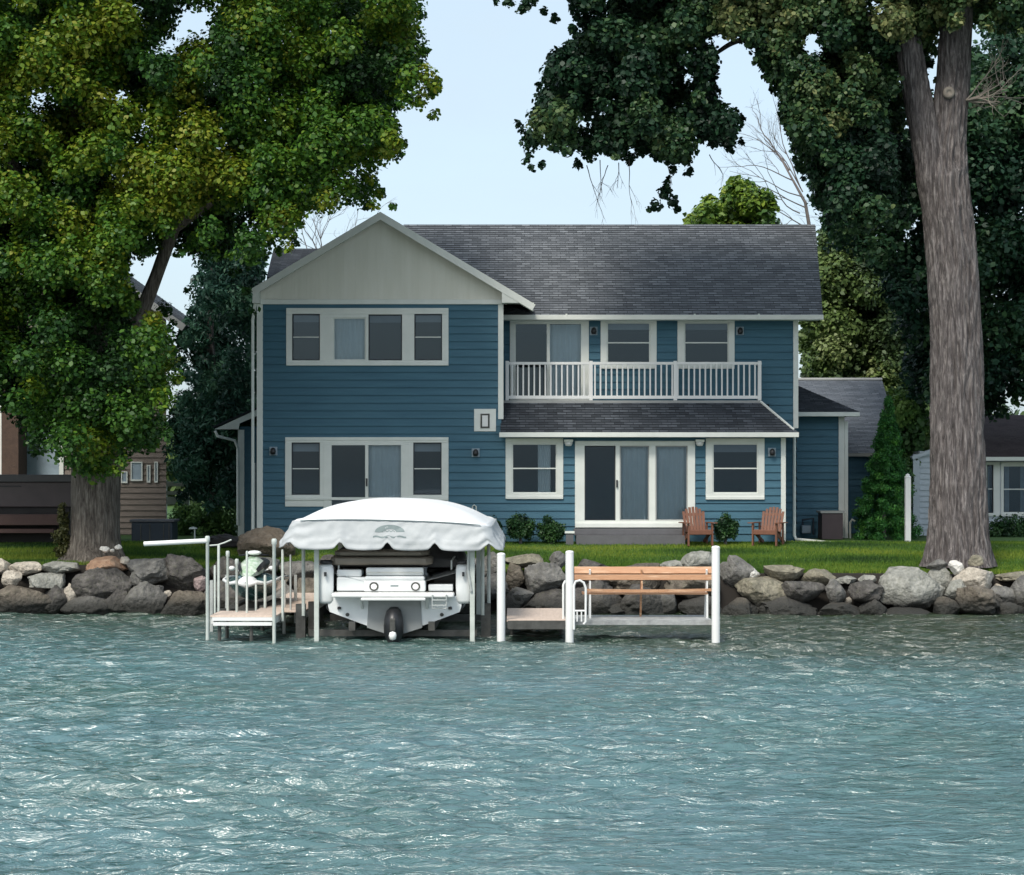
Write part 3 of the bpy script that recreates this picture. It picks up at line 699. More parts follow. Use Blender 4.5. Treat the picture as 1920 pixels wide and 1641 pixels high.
m = MB(); m.tube([W(403,808,52.55), W(408,818,52.55), W(440,826,52.8), W(446,840,52.9), W(446,985,52.9)], 0.04, 8); m.build('downspout', M['trim'], house)
# small pipe by the wing corner
m = MB(); m.tube([W(1594,1010,53.8), W(1594,980,53.8), W(1598,974,53.8), W(1603,978,53.8)], 0.03, 6); m.build('vent_pipe', M['galv'], house)

# rear garage
gar = thing('garage', 'low blue outbuilding with pale grey shingle roof behind the blue house', 'garage', (10, 61, 1.35))
m = MB(); lapwall(m, 7.6, 11.3, 1.2, 3.8, 58.2); m.build('wall', M['blue'], gar, fixn=False)
roofplane('roof', M['roof_grey'], gar, (7.6,57.9,wz(850,57.9)), (11.5,57.9,wz(850,57.9)), (12.0,64,wz(713,64)), (7.6,64,wz(713,64)))
m = MB(); m.tube([(7.6,64,wz(712,64)),(12.0,64,wz(712,64))], 0.07, 6); m.build('ridge_cap', M['soffit'], gar)
m = MB(); m.box(7.6, 11.5, 57.8, 57.895, wz(856,57.9), wz(850,57.9)); m.build('gutter', M['soffit'], gar)

# steps, chairs, box
def top(o, label, cat, group=None): return tag(o, label, cat, group)
m = MB(); m.box(wx(1080,49.3), wx(1284,49.3), 49.15, 49.85, 1.3, wz(1004,49.3)); m.box(wx(1076,49.5), wx(1288,49.5), 49.5, 49.9, wz(1004,49.3)+0.002, wz(992,49.5))
top(m.build('porch_steps', M['step'], bevel=0.01, base=(wx(1180,49.5),49.5,1.33)), 'two low grey steps under the triple sliding door', 'steps')
t = thing('planter_box', 'small dark box with a pale lid beside the left end of the grey steps', 'box', W(1068,1018,49.2))
m = MB(); m.box(wx(1061,49.2), wx(1075,49.2), 49.1, 49.3, 1.34, wz(1000,49.2)); m.build('body', M['step'], t)
m = MB(); m.box(wx(1059,49.2), wx(1077,49.2), 49.07, 49.33, wz(1000,49.2)+.001, wz(996,49.2)); m.build('lid', M['trim'], t)

def adirondack(name, label, loc, rz):
    t = thing(name, label, 'chair', loc, 'adirondack chairs on the lawn', rz)
    wm = M['chair']
    m = MB()      # seat slats, sloping back (front is -y)
    for i in range(5):
        y = -0.26+i*0.11; m.obox((0,y,0.38-0.11*(y+0.26)), (1,0,0), (0,1,-0.25), (0,0.25,1), 0.27, 0.05, 0.011)
    m.build('seat', wm, t, bevel=0.004, local=True)
    m = MB(); bk = Vector((0,0.42,0.92)).normalized()
    for i in range(-3, 4):
        hgt = 0.76 - 0.014*i*i; base = Vector((i*(0.074), 0.22, 0.26)); d = (bk + Vector((i*0.016,0,0))).normalized()
        m.obox(base+d*hgt/2, (1,0,0), d, (0,-0.92,0.42), 0.034, hgt/2, 0.010)
    for h in (0.2, 0.55): m.obox(Vector((0,0.235,0.26))+bk*h, (1,0,0), bk, (0,-0.92,0.42), 0.24, 0.035, 0.012)
    m.build('backrest', wm, t, bevel=0.004, local=True)
    for s in (-1, 1):
        m = MB(); m.obox((s*0.345,-0.02,0.565), (1,0,0), (0,1,0), (0,0,1), 0.07, 0.36, 0.012); m.build('armrest', wm, t, bevel=0.004, local=True)
        m = MB(); m.box(s*0.30-0.02, s*0.30+0.02, -0.33, -0.23, 0, 0.55); m.build('leg', wm, t, bevel=0.004, local=True)
        m = MB(); m.box(s*0.30-0.018, s*0.30+0.018, 0.24, 0.32, 0.0, 0.55)
        m.beam((s*0.265,-0.27,0.34), (s*0.265,0.52,0.06), 0.024, 0.10); m.build('leg', wm, t, bevel=0.004, local=True)
    m = MB(); m.box(-0.28, 0.28, -0.325, -0.30, 0.28, 0.385); m.build('front_apron', wm, t, bevel=0.004, local=True)
    return t
adirondack('garden_chair', 'reddish wooden adirondack chair between the grey steps and the round bush', (wx(1306,49.3),49.0,1.33), R(8))
adirondack('garden_chair', 'reddish wooden adirondack chair at the right corner of the house, turned toward the bush', (wx(1437,49.3),49.0,1.33), R(-24))
t = thing('storage_box', 'brown slatted storage cabinet against the shaded right wing wall', 'cabinet', (wx(1557,53.2),53.2,1.35))
m = MB(); m.box(wx(1538,53.2), wx(1577,53.2), 52.9, 53.6, 1.35, wz(962,53.2)); m.build('body', M['boxbrown'], t, bevel=0.01)
m = MB(); m.box(wx(1535,53.2), wx(1580,53.2), 52.87, 53.63, wz(962,53.2)+.001, wz(958,53.2)); m.build('lid', M['soffit'], t, bevel=0.005)
t = thing('gas_meter', 'small blue-grey utility meter low on the shaded right wing wall', 'meter', (wx(1512,53.7),53.7,1.4))
m = MB(); m.box(wx(1502,53.7), wx(1519,53.7), 53.55, 53.85, wz(1000,53.7), wz(985,53.7)); m.build('body', M['curtain_pale'], t, bevel=0.02)
m = MB(); m.tube([W(1505,985,53.7), W(1505,975,53.7), W(1525,972,53.7), W(1525,1003,53.7)], 0.03, 8); m.build('pipe', M['acunit'], t)

# ================================================================== NEIGHBOUR HOUSES
nb = thing('neighbour_house', 'low white house with brown roof and white windows behind the big right trunk', 'house', (16, 57, 1.35))
NY = 57.0
window(nb, NY, (1846,866,1874,968), [(1850,872,1862,962,'dh')], label='narrow white window just right of the trunk')
window(nb, NY, (1876,866,1990,968), [(1880,873,1928,962,'dh_w'),(1936,873,1984,962,'dh_w')], label='wide white window at the picture edge')
m = MB(); lapwall(m, wx(1745,NY), wx(2250,NY), 1.2, wz(858,NY), NY, [(wx(1849,NY),wx(1871,NY),wz(965,NY),wz(869,NY)), (wx(1879,NY),wx(1987,NY),wz(965,NY),wz(869,NY))], 0.16)
lapwall(m, wx(1724,56), wx(1752,56), 1.2, wz(846,56), 56, (), 0.16); lapwall(m, 56, 60, 1.2, wz(846,56), wx(1724,56), (), 0.16, axis='y', sgn=-1)
m.build('wall', M['whitesiding'], nb, fixn=False)
m = MB(); room(m, wx(1760,NY), wx(2240,NY), NY+0.1, NY+4, 1.4, 3.5); m.build('room_interior', M['room'], nb, fixn=False)
m = MB()
for px in (1851,1888,1918,1948): curtain(m, wx(px,NY), wx(px+9,NY), wz(960,NY), wz(875,NY), NY+0.3)
m.build('curtain', M['curtain_pale'], nb, smooth=True)
roofplane('roof', M['roof_brown'], nb, (wx(1752,56.5),56.5,wz(857,56.5)), (wx(2280,56.5),56.5,wz(857,56.5)), (wx(2280,61),61,wz(778,61)), (wx(1800,61),61,wz(778,61)))
m = MB(); m.box(wx(1752,56.4), wx(2280,56.4), 56.38, 56.497, wz(864,56.4), wz(857,56.4)); m.build('gutter', M['trim'], nb)
m = MB(); m.box(wx(1712,55.9), wx(1724,55.9), 55.88, 55.95, 1.3, wz(852,55.9)); m.prism([W(1710,856,55.8), W(1752,840,55.8), W(1752,848,55.8), W(1712,862,55.8)], (0,0.3,0)); m.build('corner_trim', M['whitesiding'], nb)

ln = thing('neighbour_house', 'tan lap-sided house with a brick chimney behind the big left tree', 'house', (-13, 57, 1.35))
LN = 57.0; ap = W(120,448,56.6)
m = MB(); lapwall(m, wx(-250,LN), wx(312,LN), 1.2, wz(600,LN), LN, (), 0.17); 
m.add([(wx(-80,LN),LN,wz(600,LN)), (wx(312,LN),LN,wz(600,LN)), (ap.x,LN,ap.z-0.1)], [(0,1,2)])
m.build('wall', M['log'], ln, fixn=False)
sl_ = lambda px: (lambda p: p)(lerp(ap, W(345,612,56.6), (px-120)/225))
m = MB(); e = W(345,610,56.6); e2 = W(-120,620,56.6)
m.beam(ap-Vector((0,0,0.08)), e-Vector((0,0,0.08)), 0.05, 0.2); m.beam(ap-Vector((0,0,0.08)), e2-Vector((0,0,0.08)), 0.05, 0.2)
m.build('rake_board', M['soffit'], ln)
bk = Vector((0,8,0))
roofplane('roof', M['roof_grey'], ln, e+bk, e, ap, ap+bk); roofplane('roof', M['roof_grey'], ln, e2, e2+bk, ap+bk, ap)
for (a,c,b,d) in ((228,884,240,906),(246,866,268,902),(276,872,283,905),(290,866,297,905)):
    m = MB(); frame_cells(m, wx(a,LN), wx(b,LN), wz(d,LN), wz(c,LN), [(wx(a+2,LN), wx(b-2,LN), wz(d-3,LN), wz(c+2,LN))], LN-0.08, LN-0.026); f = m.build('window', M['trim'], ln)
    m = MB(); m.box(wx(a+2,LN), wx(b-2,LN), LN-0.05, LN-0.03, wz(d-3,LN), wz(c+2,LN)); m.build('pane', M['curtain_pale'], f)
m = MB(); frame_cells(m, wx(34,LN), wx(120,LN), wz(898,LN), wz(795,LN), [(wx(50,LN), wx(112,LN), wz(890,LN), wz(802,LN))], LN-0.08, LN-0.026); f = m.build('window', M['trim'], ln)
m = MB(); m.box(wx(50,LN), wx(112,LN), LN-0.05, LN-0.03, wz(890,LN), wz(802,LN)); m.build('pane', M['curtain_pale'], f)
m = MB(); m.box(wx(5,56), wx(36,56), 55.9, 56.9, 1.3, wz(600,56)); m.build('chimney', M['brick'], ln)
m = MB(); m.box(wx(-2,56), wx(3.5,56), 55.95, 56.5, 1.3, wz(640,56)); m.build('corner_board', M['trim'], ln)

# hot tub
t = thing('hot_tub', 'dark brown hot tub with a black cover at the left edge of the picture', 'hot tub', (wx(40,50.5),50.5,1.35))
HT = 49.5
m = MB(); m.box(wx(-110,HT), wx(136,HT), HT, HT+2.1, wz(951,HT), wz(904,HT)); m.build('cladding', M['tub'], t, bevel=0.03)
m = MB(); m.box(wx(-116,HT), wx(140,HT), HT-0.06, HT+2.2, wz(904,HT)+.002, wz(890,HT)); m.box(wx(-105,HT), wx(40,HT), HT-0.02, HT-0.003, wz(913,HT), wz(911,HT)); m.build('cover', M['black'], t, bevel=0.03)
m = MB(); m.box(wx(-110,HT), wx(128,HT), HT+0.1, HT+1.9, 1.3, wz(951,HT)-.002); m.build('base', M['dark'], t)
m = MB(); m.box(wx(-110,48.9), wx(112,48.9), 48.9, 49.55, wz(985,48.9), wz(965,48.9)); m.box(wx(-110,48.9), wx(100,48.9), 48.92, 49.5, wz(1000,48.9), wz(992,48.9)); m.build('step', M['tubred'], t, bevel=0.01)
# air-conditioning / dark bin
t = thing('utility_box', 'dark blue-grey box with a rounded lid on the grass beside the tan house', 'box', (wx(288,51),51,1.35))
m = MB(); m.box(wx(249,51), wx(326,51), 50.8, 51.6, 1.33, wz(979,51)); m.build('body', M['acunit'], t, bevel=0.03)
for px in (263,280,306,316): q = MB(); q.box(wx(px,50.8), wx(px+2,50.8), 50.785, 50.798, 1.36, wz(982,51)); q.build('rib', M['aludark'], t)
m = MB(); m.box(wx(246,51), wx(329,51), 50.76, 51.64, wz(979,51)+.002, wz(974,51)); m.build('lid', M['step'], t, bevel=0.02)
m = MB(); m.tube([(wx(365,50),50,1.3),(wx(365,50),50,wz(992,50))], 0.02, 6); m.lathe([(0,0),(0.11,0.0),(0.10,0.03),(0,0.06)], (wx(362,50),50,wz(992,50)), 12)
top(m.build('path_light', M['galv'], base=(wx(362,50),50,1.35)), 'small path light on a thin stem between the dark box and the lean-to', 'garden light')
# white rail fence far left
t = thing('fence', 'short white rail fence between the tan house and the dark spruce', 'fence', (wx(332,60),60,1.35))
m = MB()
for a, b in ((903,912),(921,928),(932,946)): m.box(wx(306,60), wx(352,60), 60, 60.05, wz(b,60), wz(a,60))
m.build('rail', M['trim'], t)
for px in (308,350): q = MB(); q.box(wx(px,60)-.06, wx(px,60)+.06, 60.06, 60.16, 1.3, wz(900,60)); q.build('post', M['trim'], t)
# white post and fence at right
m = MB(); x = wx(1702,50.5); m.box(x-0.07, x+0.07, 50.43, 50.57, 1.3, wz(896,50.5)); m.lathe([(0.0,0),(0.085,0.0),(0.085,0.03),(0.05,0.05),(0.055,0.08),(0.0,0.11)], (x,50.5,wz(896,50.5)+0.001), 12)
top(m.build('fence_post', M['white'], bevel=0.006, base=(x,50.5,1.35)), 'lone white fence post with a small cap beside the tall cedar', 'fence post')
# tarp heap
def blob(name, mt, c, r, seed, amp=0.25, fr=1.2, sub=4, flat=None, label=None, cat=None, group=None, cuts=0):
    import bmesh
    bm = bmesh.new(); bmesh.ops.create_icosphere(bm, subdivisions=sub, radius=1)
    rr = random.Random(seed); off = Vector((rr.uniform(-50,50), rr.uniform(-50,50), rr.uniform(-50,50)))
    planes = []
    for i in range(cuts):
        d = Vector((rr.gauss(0,1), rr.gauss(-0.3,1), rr.gauss(0.2,0.9))).normalized(); planes.append((d, rr.uniform(0.58, 0.84)))
    for v in bm.verts:
        p = v.co.copy()
        p *= 1 + amp*mnoise.noise(p*fr+off) + amp*0.35*mnoise.noise(p*fr*3.1+off)
        for d, h in planes:
            q = p.dot(d)
            if q > h: p -= d*(q-h)*0.9
        if amp > 0 and cuts: p *= 1 + 0.05*mnoise.noise(p*5+off) - 0.05*abs(mnoise.noise(p*3.3-off)) + 0.022*mnoise.noise(p*13+off)
        v.co = Vector((p.x*r[0], p.y*r[1], p.z*r[2]))
    me = bpy.data.meshes.new(name); bm.to_mesh(me); bm.free()
    me.materials.append(mt); me.polygons.foreach_set('use_smooth', [True]*len(me.polygons))
    o = bpy.data.objects.new(name, me); COL.objects.link(o); o.location = c
    if cuts: me.set_sharp_from_angle(angle=R(50))
    return tag(o, label, cat, group)
blob('boulder', rock_mat('brown_boulder_stone', (0.11,0.085,0.06), (0.17,0.135,0.10), (0.23,0.19,0.145), 0.1), (wx(503,47.5),47.5,1.32), (0.66,0.55,0.52), 12, 0.22, 1.1, 5, label='large smooth brown boulder on the lawn left of the boat canopy', cat='boulder', cuts=6)
blob('log_pile', M['dark'], (wx(425,48.5),48.5,1.42), (0.5,0.35,0.20), 9, 0.5, 2.5, 4, label='low dark heap beside the lean-to, left of the brown tarpaulin', cat='heap', cuts=4)

# ================================================================== ROCKS
rocks = [ # cx, cy, w, h, colour, course
(3,1064,34,28,'pale','t'),(52,1063,58,24,'pale','t'),(112,1063,72,24,'light grey','t'),(195,1064,82,32,'orange-tan','t'),(233,1052,17,14,'pale','t'),
(285,1070,95,52,'grey','t'),(350,1076,95,56,'dark grey','t'),(20,1086,44,28,'pale','m'),(90,1089,68,32,'light grey','m'),(190,1099,112,56,'dark grey','m'),
(262,1090,40,30,'grey','m'),(376,1093,32,26,'pinkish','m'),(313,1113,16,10,'pale','m'),(40,1124,100,60,'brown','b'),(8,1125,40,30,'brown','b'),(106,1119,54,42,'dark grey','b'),
(132,1114,20,30,'pale','b'),(160,1134,80,42,'grey','b'),(270,1127,84,60,'grey','b'),(350,1132,84,56,'brown','b'),(218,1130,50,36,'dark grey','b'),
(425,1068,66,40,'dark grey','t'),(492,1066,70,42,'grey','t'),(560,1070,72,44,'grey','t'),(634,1066,80,44,'dark grey','t'),(712,1068,84,40,'grey','t'),(790,1066,76,46,'dark grey','t'),(862,1066,70,44,'grey','t'),(922,1064,60,40,'grey','t'),
(430,1118,92,62,'dark grey','b'),(516,1122,86,58,'grey','b'),(600,1118,92,62,'brown','b'),(690,1124,96,56,'dark grey','b'),(784,1118,94,62,'dark grey','b'),(872,1120,88,60,'brown','b'),(925,1100,50,44,'grey','m'),
(966,1076,34,44,'brown','m'),(1018,1086,78,52,'grey','m'),(985,1053,72,24,'tan','t'),(1046,1050,32,28,'grey','t'),(1030,1127,104,44,'dark grey','b'),(978,1113,46,22,'grey','b'),(960,1130,50,40,'dark grey','b'),
(1110,1082,94,60,'dark grey','t'),(1195,1084,92,58,'brown','t'),(1265,1060,42,18,'light grey','t'),(1307,1049,58,34,'light grey','t'),(1110,1128,100,60,'dark grey','b'),(1205,1126,96,56,'dark grey','b'),(1255,1128,34,40,'grey','b'),(1300,1092,90,50,'brown','m'),(1318,1136,84,36,'dark grey','b'),(1160,1138,80,18,'brown','b'),
(1385,1076,64,54,'grey','t'),(1411,1077,26,21,'white','t'),(1425,1107,98,46,'tan','m'),(1466,1073,78,28,'tan','t'),(1385,1140,64,32,'brown','b'),(1480,1141,104,40,'dark grey','b'),(1406,1144,32,16,'grey','b'),
(1502,1106,74,38,'dark grey','m'),(1536,1084,62,30,'tan','t'),(1568,1112,40,42,'grey','m'),(1588,1088,34,17,'light grey','t'),(1628,1086,32,16,'light grey','t'),(1620,1110,62,38,'dark grey','m'),(1648,1113,10,9,'white','m'),(1591,1128,14,13,'pale','m'),(1577,1143,84,28,'brown','b'),(1640,1140,52,30,'dark grey','b'),
(1705,1106,114,78,'light grey','m'),(1755,1090,46,50,'light grey','t'),(1795,1063,28,26,'white','t'),(1826,1086,70,50,'pale','t'),(1795,1104,44,34,'light grey','m'),(1830,1123,86,48,'brown','b'),(1773,1134,48,32,'brown','b'),
(1877,1118,62,42,'grey','m'),(1872,1101,17,11,'pale','t'),(1905,1081,60,16,'tan','t'),(1915,1108,46,52,'grey','m'),(1892,1145,64,26,'grey','b'),(1760,1058,34,18,'grey','t'),(1833,1052,28,20,'tan','t'),(1952,1125,60,60,'grey','b'),(-40,1100,70,80,'grey','b'),
(1700,1146,90,14,'brown','b'),
]
zones = [(-200,120,'left of the left trunk'),(120,240,'below the left trunk'),(240,392,'below the white arm pipe'),(392,525,'behind the jet ski'),(525,700,"behind the boat's left half"),(700,935,"behind the boat's right half"),
 (935,1068,'behind the short dock section'),(1068,1345,'behind the cedar bench'),(1345,1520,'just right of the tallest white post'),(1520,1660,'halfway to the right tree'),(1660,1775,"left of the right tree's roots"),(1775,1850,'under the right trunk'),(1850,2100,'at the right picture edge')]
cn = {'t':'top','m':'middle','b':'bottom'}; ords = ['first','second','third','fourth','fifth','sixth']
bucket = {}
for i, r in enumerate(rocks):
    zi = next(z for z in zones if z[0] <= r[0] < z[1]); bucket.setdefault((zi[2], r[5], r[4]), []).append(i)
for (zn, cs, colr), ids in bucket.items():
    ids.sort(key=lambda i: rocks[i][0])
    for k, i in enumerate(ids):
        cx, cy, ww, hh, _, _ = rocks[i]
        size = 'big' if ww*hh > 4200 else 'small' if ww*hh < 900 else 'medium'
        lab = f'{size} {colr} {cn[cs]}-course rock {zn}' + (f', {ords[k]} such from left' if len(ids) > 1 else '')
        rr = random.Random(i+100); Y = {'t':44.95,'m':44.6,'b':44.35}[cs] + rr.uniform(-0.06,0.06)
        if 1775 < cx < 1850 and cs == 't': Y = 44.75
        rx_, rz2 = ww*Y/F/2*1.22, hh*Y/F/2*1.26
        z = wz(cy, Y)
        if cs == 'b': rz2 += 0.06; z -= 0.05
        o = blob('rock', RM[colr], (wx(cx,Y), Y, z), (rx_, min(0.55, max(0.28*0+rx_*0.85, 0.05)), rz2), i+31, 0.34, 1.5, 5 if ww*hh > 3500 else 4 if ww > 26 else 3, label=lab, cat='rock', group='boulders of the lake shore wall', cuts=13 if ww > 24 else 5)
        o.rotation_euler = (0, rr.uniform(-0.12,0.12), 0)

# ================================================================== DOCKS
def planks(m, x0, x1, y0, y1, z, n, along='x', gap=0.012, th=0.035):
    for i in range(n):
        a, b = i/n, (i+1)/n
        if along == 'x': m.box(x0, x1, lerp(y0,y1,a)+gap/2, lerp(y0,y1,b)-gap/2, z-th, z)
        else: m.box(lerp(x0,x1,a)+gap/2, lerp(x0,x1,b)-gap/2, y0, y1, z-th, z)
t = thing('dock', 'left dock of pale boards on a low frame between the jet ski and the boat', 'dock', (-4.6, 38, 0))
m = MB(); zd = 0.46
planks(m, -5.66, -4.42, 37.0, 38.25, zd, 9); m.build('deck', M['deck'], t, bevel=0.004)
m = MB(); planks(m, -4.98, -4.02, 38.27, 44.9, zd, 46); m.build('walkway', M['deck'], t, bevel=0.004)
m = MB(); m.box(-5.62, -4.46, 36.97, 37.03, 0.36, 0.423); m.box(-5.60, -4.50, 36.97, 37.03, 0.27, 0.335)
m.box(-5.66, -5.60, 37.05, 38.2, 0.30, 0.42); m.box(-4.5, -4.44, 37.05, 38.2, 0.30, 0.42); m.box(-4.98,-4.92,38.3,44.8,0.30,0.42); m.box(-4.08,-4.02,38.3,44.8,0.30,0.42)
m.build('frame', M['white'], t)
for x, y in ((-5.5,38.1),(-5.0,39.5),(-4.05,39.5),(-5.0,42),(-4.05,42),(-5.5,37.1),(-4.9,37.1)):
    q = MB(); q.tube([(x,y,-0.8),(x,y,0.30)], 0.035, 8); q.build('leg', M['aludark'], t)
t = thing('dock', 'short pale-board dock section between the first two thick white posts', 'dock', (0.5, 38, 0))
m = MB(); planks(m, -0.10, 1.02, 37.05, 40.3, 0.37, 22, 'x', 0.008); m.build('deck', M['deck'], t, bevel=0.004)
m = MB(); m.box(-0.08, 1.0, 37.0, 37.045, 0.20, 0.36); m.box(-0.09,-0.04,37.05,40.2,0.22,0.33); m.box(0.96,1.01,37.05,40.2,0.22,0.33); m.build('frame', M['aludark'], t)
for x, y in ((0.0,38.2),(0.95,38.2),(0.0,40.1),(0.95,40.1)):
    q = MB(); q.tube([(x,y,-0.8),(x,y,0.21)], 0.035, 8); q.build('leg', M['aludark'], t)
t = thing('dock', 'grey weathered dock section under the cedar bench', 'dock', (2.5, 37.8, 0))
m = MB(); planks(m, 1.18, 3.76, 37.2, 38.35, 0.37, 9, 'x', 0.02); m.build('deck', M['greydeck'], t, bevel=0.004)
m = MB(); m.box(1.16, 3.78, 37.14, 37.19, 0.27, 0.36); m.box(1.16, 3.78, 38.36, 38.41, 0.27, 0.36); m.build('frame', M['greydeck'], t)
# cedar bench
t = thing('bench', 'long cedar bench with an orange-brown plank back on the grey dock section', 'bench', (2.5, 37.8, 0.37))
zb_ = lambda py, Y=37.6: wz(py, Y)
m = MB(); BY = 37.6; a, b = wx(1077,BY), wx(1336,BY)
m.obox(((a+b)/2, BY+0.09, zb_(1070)), (1,0,0), (0,0.55,0.83), (0,-0.83,0.55), (b-a)/2, 0.075, 0.018)
m.obox(((a+b)/2, BY-0.03, zb_(1082.5)), (1,0,0), (0,0.15,1), (0,-1,0.15), (b-a)/2, 0.052, 0.018)
m.build('backrest', M['cedar'], t, bevel=0.006)
m = MB(); n = 14
for i in range(n):
    x0, x1 = lerp(a+0.2,b,i/n), lerp(a+0.2,b,(i+1)/n); sg = lambda x: 0.02*((x-(a+b)/2)/1.3)**2
    m.beam((x0,37.45,zb_(1107)+sg(x0)), (x1+0.002,37.45,zb_(1107)+sg(x1)), 0.03, 0.05)
m.box(a+0.15, b-0.1, 37.48, 37.95, zb_(1112)-0.02, zb_(1112)+0.012)
m.build('seat', M['cedar'], t)
for px in (1106,1203,1325):
    q = MB(); x = wx(px,BY); q.beam((x,37.93,0.37), (x,37.60,zb_(1068)), 0.035, 0.035); q.box(x-0.015,x+0.015,37.50,37.53,zb_(1105),zb_(1089)); q.beam((x,37.5,0.37),(x,37.5,zb_(1113)),0.035,0.035,(0,1,0)) if px != 1203 else None; q.build('leg', M['cedar'] if px == 1203 else M['white'], t)
# thick white posts
def post(px, ytop, lab, r=0.078, Y=37.0):
    x = wx(px,Y); zt = wz(ytop,Y); m = MB()
    m.lathe([(0,-0.9),(r,-0.9),(r,zt-0.06),(r*1.03,zt-0.058),(r*1.03,zt-0.03),(r*0.75,zt-0.01),(0,zt)], (x,Y,0), 20)
    o = m.build('dock_post', M['pvc'], base=(x,Y,0), smooth='auto'); return tag(o, lab, 'post', 'thick white dock posts')
post(939.5,1036,'thick white dock post beside the boat canopy'); post(1068,1032,'thick white dock post at the left end of the cedar bench'); post(1342,1023,'tallest thick white dock post at the right end of the cedar bench')
# ladder hoops
m = MB()
for dx in (0.0,):
    m.tube([(1.16,36.93,0.2),(1.16,36.93,1.02),(1.19,36.93,1.10),(1.27,36.93,1.12),(1.34,36.93,1.08),(1.38,36.93,0.98),(1.38,36.93,0.35),(1.34,36.93,0.3)], 0.022, 8)
for z in (0.55,): m.tube([(1.16,36.93,z),(1.38,36.93,z)], 0.018, 8)
for x in (1.22,1.30): m.tube([(x,36.93,0.55),(x,36.93,0.35)], 0.014, 6)
top(m.build('ladder_rail', M['white'], base=(1.27,36.93,0), smooth='auto'), 'white hooped ladder rail right of the middle thick post', 'ladder')
m = MB(); m.tube([(0.97,37.3,0.37),(0.97,37.3,1.02),(1.0,37.32,1.08),(1.06,37.36,1.09)], 0.022, 8)
top(m.build('grab_rail', M['white'], base=(0.97,37.3,0.37), smooth='auto'), 'short white grab rail left of the middle thick post', 'rail')
# thin poles
def pole(px, y0, y1, lab, Y=37.0, r=0.03, mt='galv', knob=False, grp='thin pale dock poles'):
    x = wx(px,Y); a, b = wz(y1,Y), wz(y0,Y); m = MB()
    prof = [(0,a),(r,a),(r,b-0.02),(r*0.6,b),(0,b)]
    if knob: prof = [(0,a),(r,a),(r,b-0.12),(r*1.45,b-0.10),(r*1.45,b-0.02),(r,b),(0,b)]
    m.lathe(prof, (x,Y,0), 12); return tag(m.build('dock_pole', M[mt], base=(x,Y,max(a,0)), smooth='auto'), lab, 'pole', grp)
pole(389,1005,1200,'tall pale dock pole carrying the white arm pipe',37.0,0.032,knob=True)
pole(403,1060,1150,'short thin pole just right of the arm pipe pole',38.6,0.024)
pole(410,1020,1160,'pole with a small crossbar right of the arm pipe pole',38.3,0.026)
pole(427,1033,1160,'round-topped pole at the left side of the jet ski',38.2,0.026,knob=True)
pole(444,1048,1160,'pole in front of the left wing of the jet ski',37.9,0.026,knob=True)
pole(463,1033,1160,'pole in front of the middle of the jet ski',37.7,0.022)
pole(480,1096,1160,'short pole under the right half of the jet ski hull',38.6,0.022)
pole(497,1078,1160,'short thick pole at the right side of the jet ski hull',39.0,0.028)
pole(514,1010,1215,'tall knobbed pole at the right corner of the left dock',36.95,0.034,knob=True)
pole(530,1030,1165,'thin pole under the left corner of the canopy',37.6,0.026)
pole(545,1040,1150,'thin grey pole between the left dock and the boat lift',38.5,0.02,'alu')
m = MB(); m.tube([W(270,1020,37.0), W(388,1014,37.0)], 0.045, 12); top(m.build('arm_pipe', M['pvc'], base=W(330,1017,37.0), smooth='auto'), 'thick white pipe held out level to the left from a tall dock pole', 'pipe')
m = MB(); m.tube([W(393,1023,38.3), W(408,1022,38.3), W(420,1018,38.3), W(434,1012,38.3)], 0.016, 6); top(m.build('crossbar', M['galv'], base=W(410,1020,38.3), smooth='auto'), 'thin bent pale bar on top of a dock pole above the jet ski', 'bar')

# jet ski facing the camera
js = thing('jet_ski', 'white and green jet ski with dark hull on a lift behind the left dock', 'jet ski', (wx(470,39.6), 39.2, 0.35))
def sect(hw, zb, zs, zt, tw, y, n=9):
    pts = []
    for i in range(n): a = math.pi*i/(n-1); pts.append((0,0,0))
    # closed ring: keel - chine - gunwale - top
    P = [(0,zb),(hw*0.55,zb+0.10),(hw*0.95,zs-0.05),(hw,zs),(hw*0.9,zs+0.03),(tw,zt-0.02),(tw*0.5,zt),(-tw*0.5,zt),(-tw,zt-0.02),(-hw*0.9,zs+0.03),(-hw,zs),(-hw*0.95,zs-0.05),(-hw*0.55,zb+0.10)]
    return [(x, y, z) for x, z in P]
m = MB(); m.loft([sect(0.10,0.42,0.58,0.62,0.04,-0.25), sect(0.30,0.30,0.58,0.66,0.12,0.0), sect(0.46,0.22,0.60,0.74,0.2,0.4), sect(0.53,0.18,0.60,0.78,0.22,0.9), sect(0.54,0.16,0.58,0.72,0.2,1.7), sect(0.52,0.16,0.55,0.62,0.2,2.6)])
m.build('hull', M['tealdark'], js, smooth='auto', local=True)
m = MB()
for s in (-1, 1):
    m.tube([(0,-0.30,0.56),(s*0.20,-0.22,0.62),(s*0.36,-0.05,0.585),(s*0.52,0.25,0.64),(s*0.55,0.9,0.66),(s*0.54,2.4,0.60)], [0.05,0.045,0.035,0.03,0.03,0.03], 8)
m.build('bumper_rail', M['white'], js, smooth=True, local=True)
m = MB(); m.loft([[(0.2*math.cos(a)*k, -0.24+0.2*j, 0.60+0.14*max(0,math.sin(a))*k) for a in [math.pi*2*i/12 for i in range(12)]] for j, k in ((0,0.45),(0.5,0.95),(1.2,1.0),(2.0,0.8))])
m.build('nose', M['white'], js, smooth=True, local=True)
def jsec(hw, zb, zm, zt, tw, y): return [(x,y,z) for x,z in ((-hw,zb),(-hw*1.02,zm),(-tw,zt-0.03),(-tw*0.5,zt),(tw*0.5,zt),(tw,zt-0.03),(hw*1.02,zm),(hw,zb))]
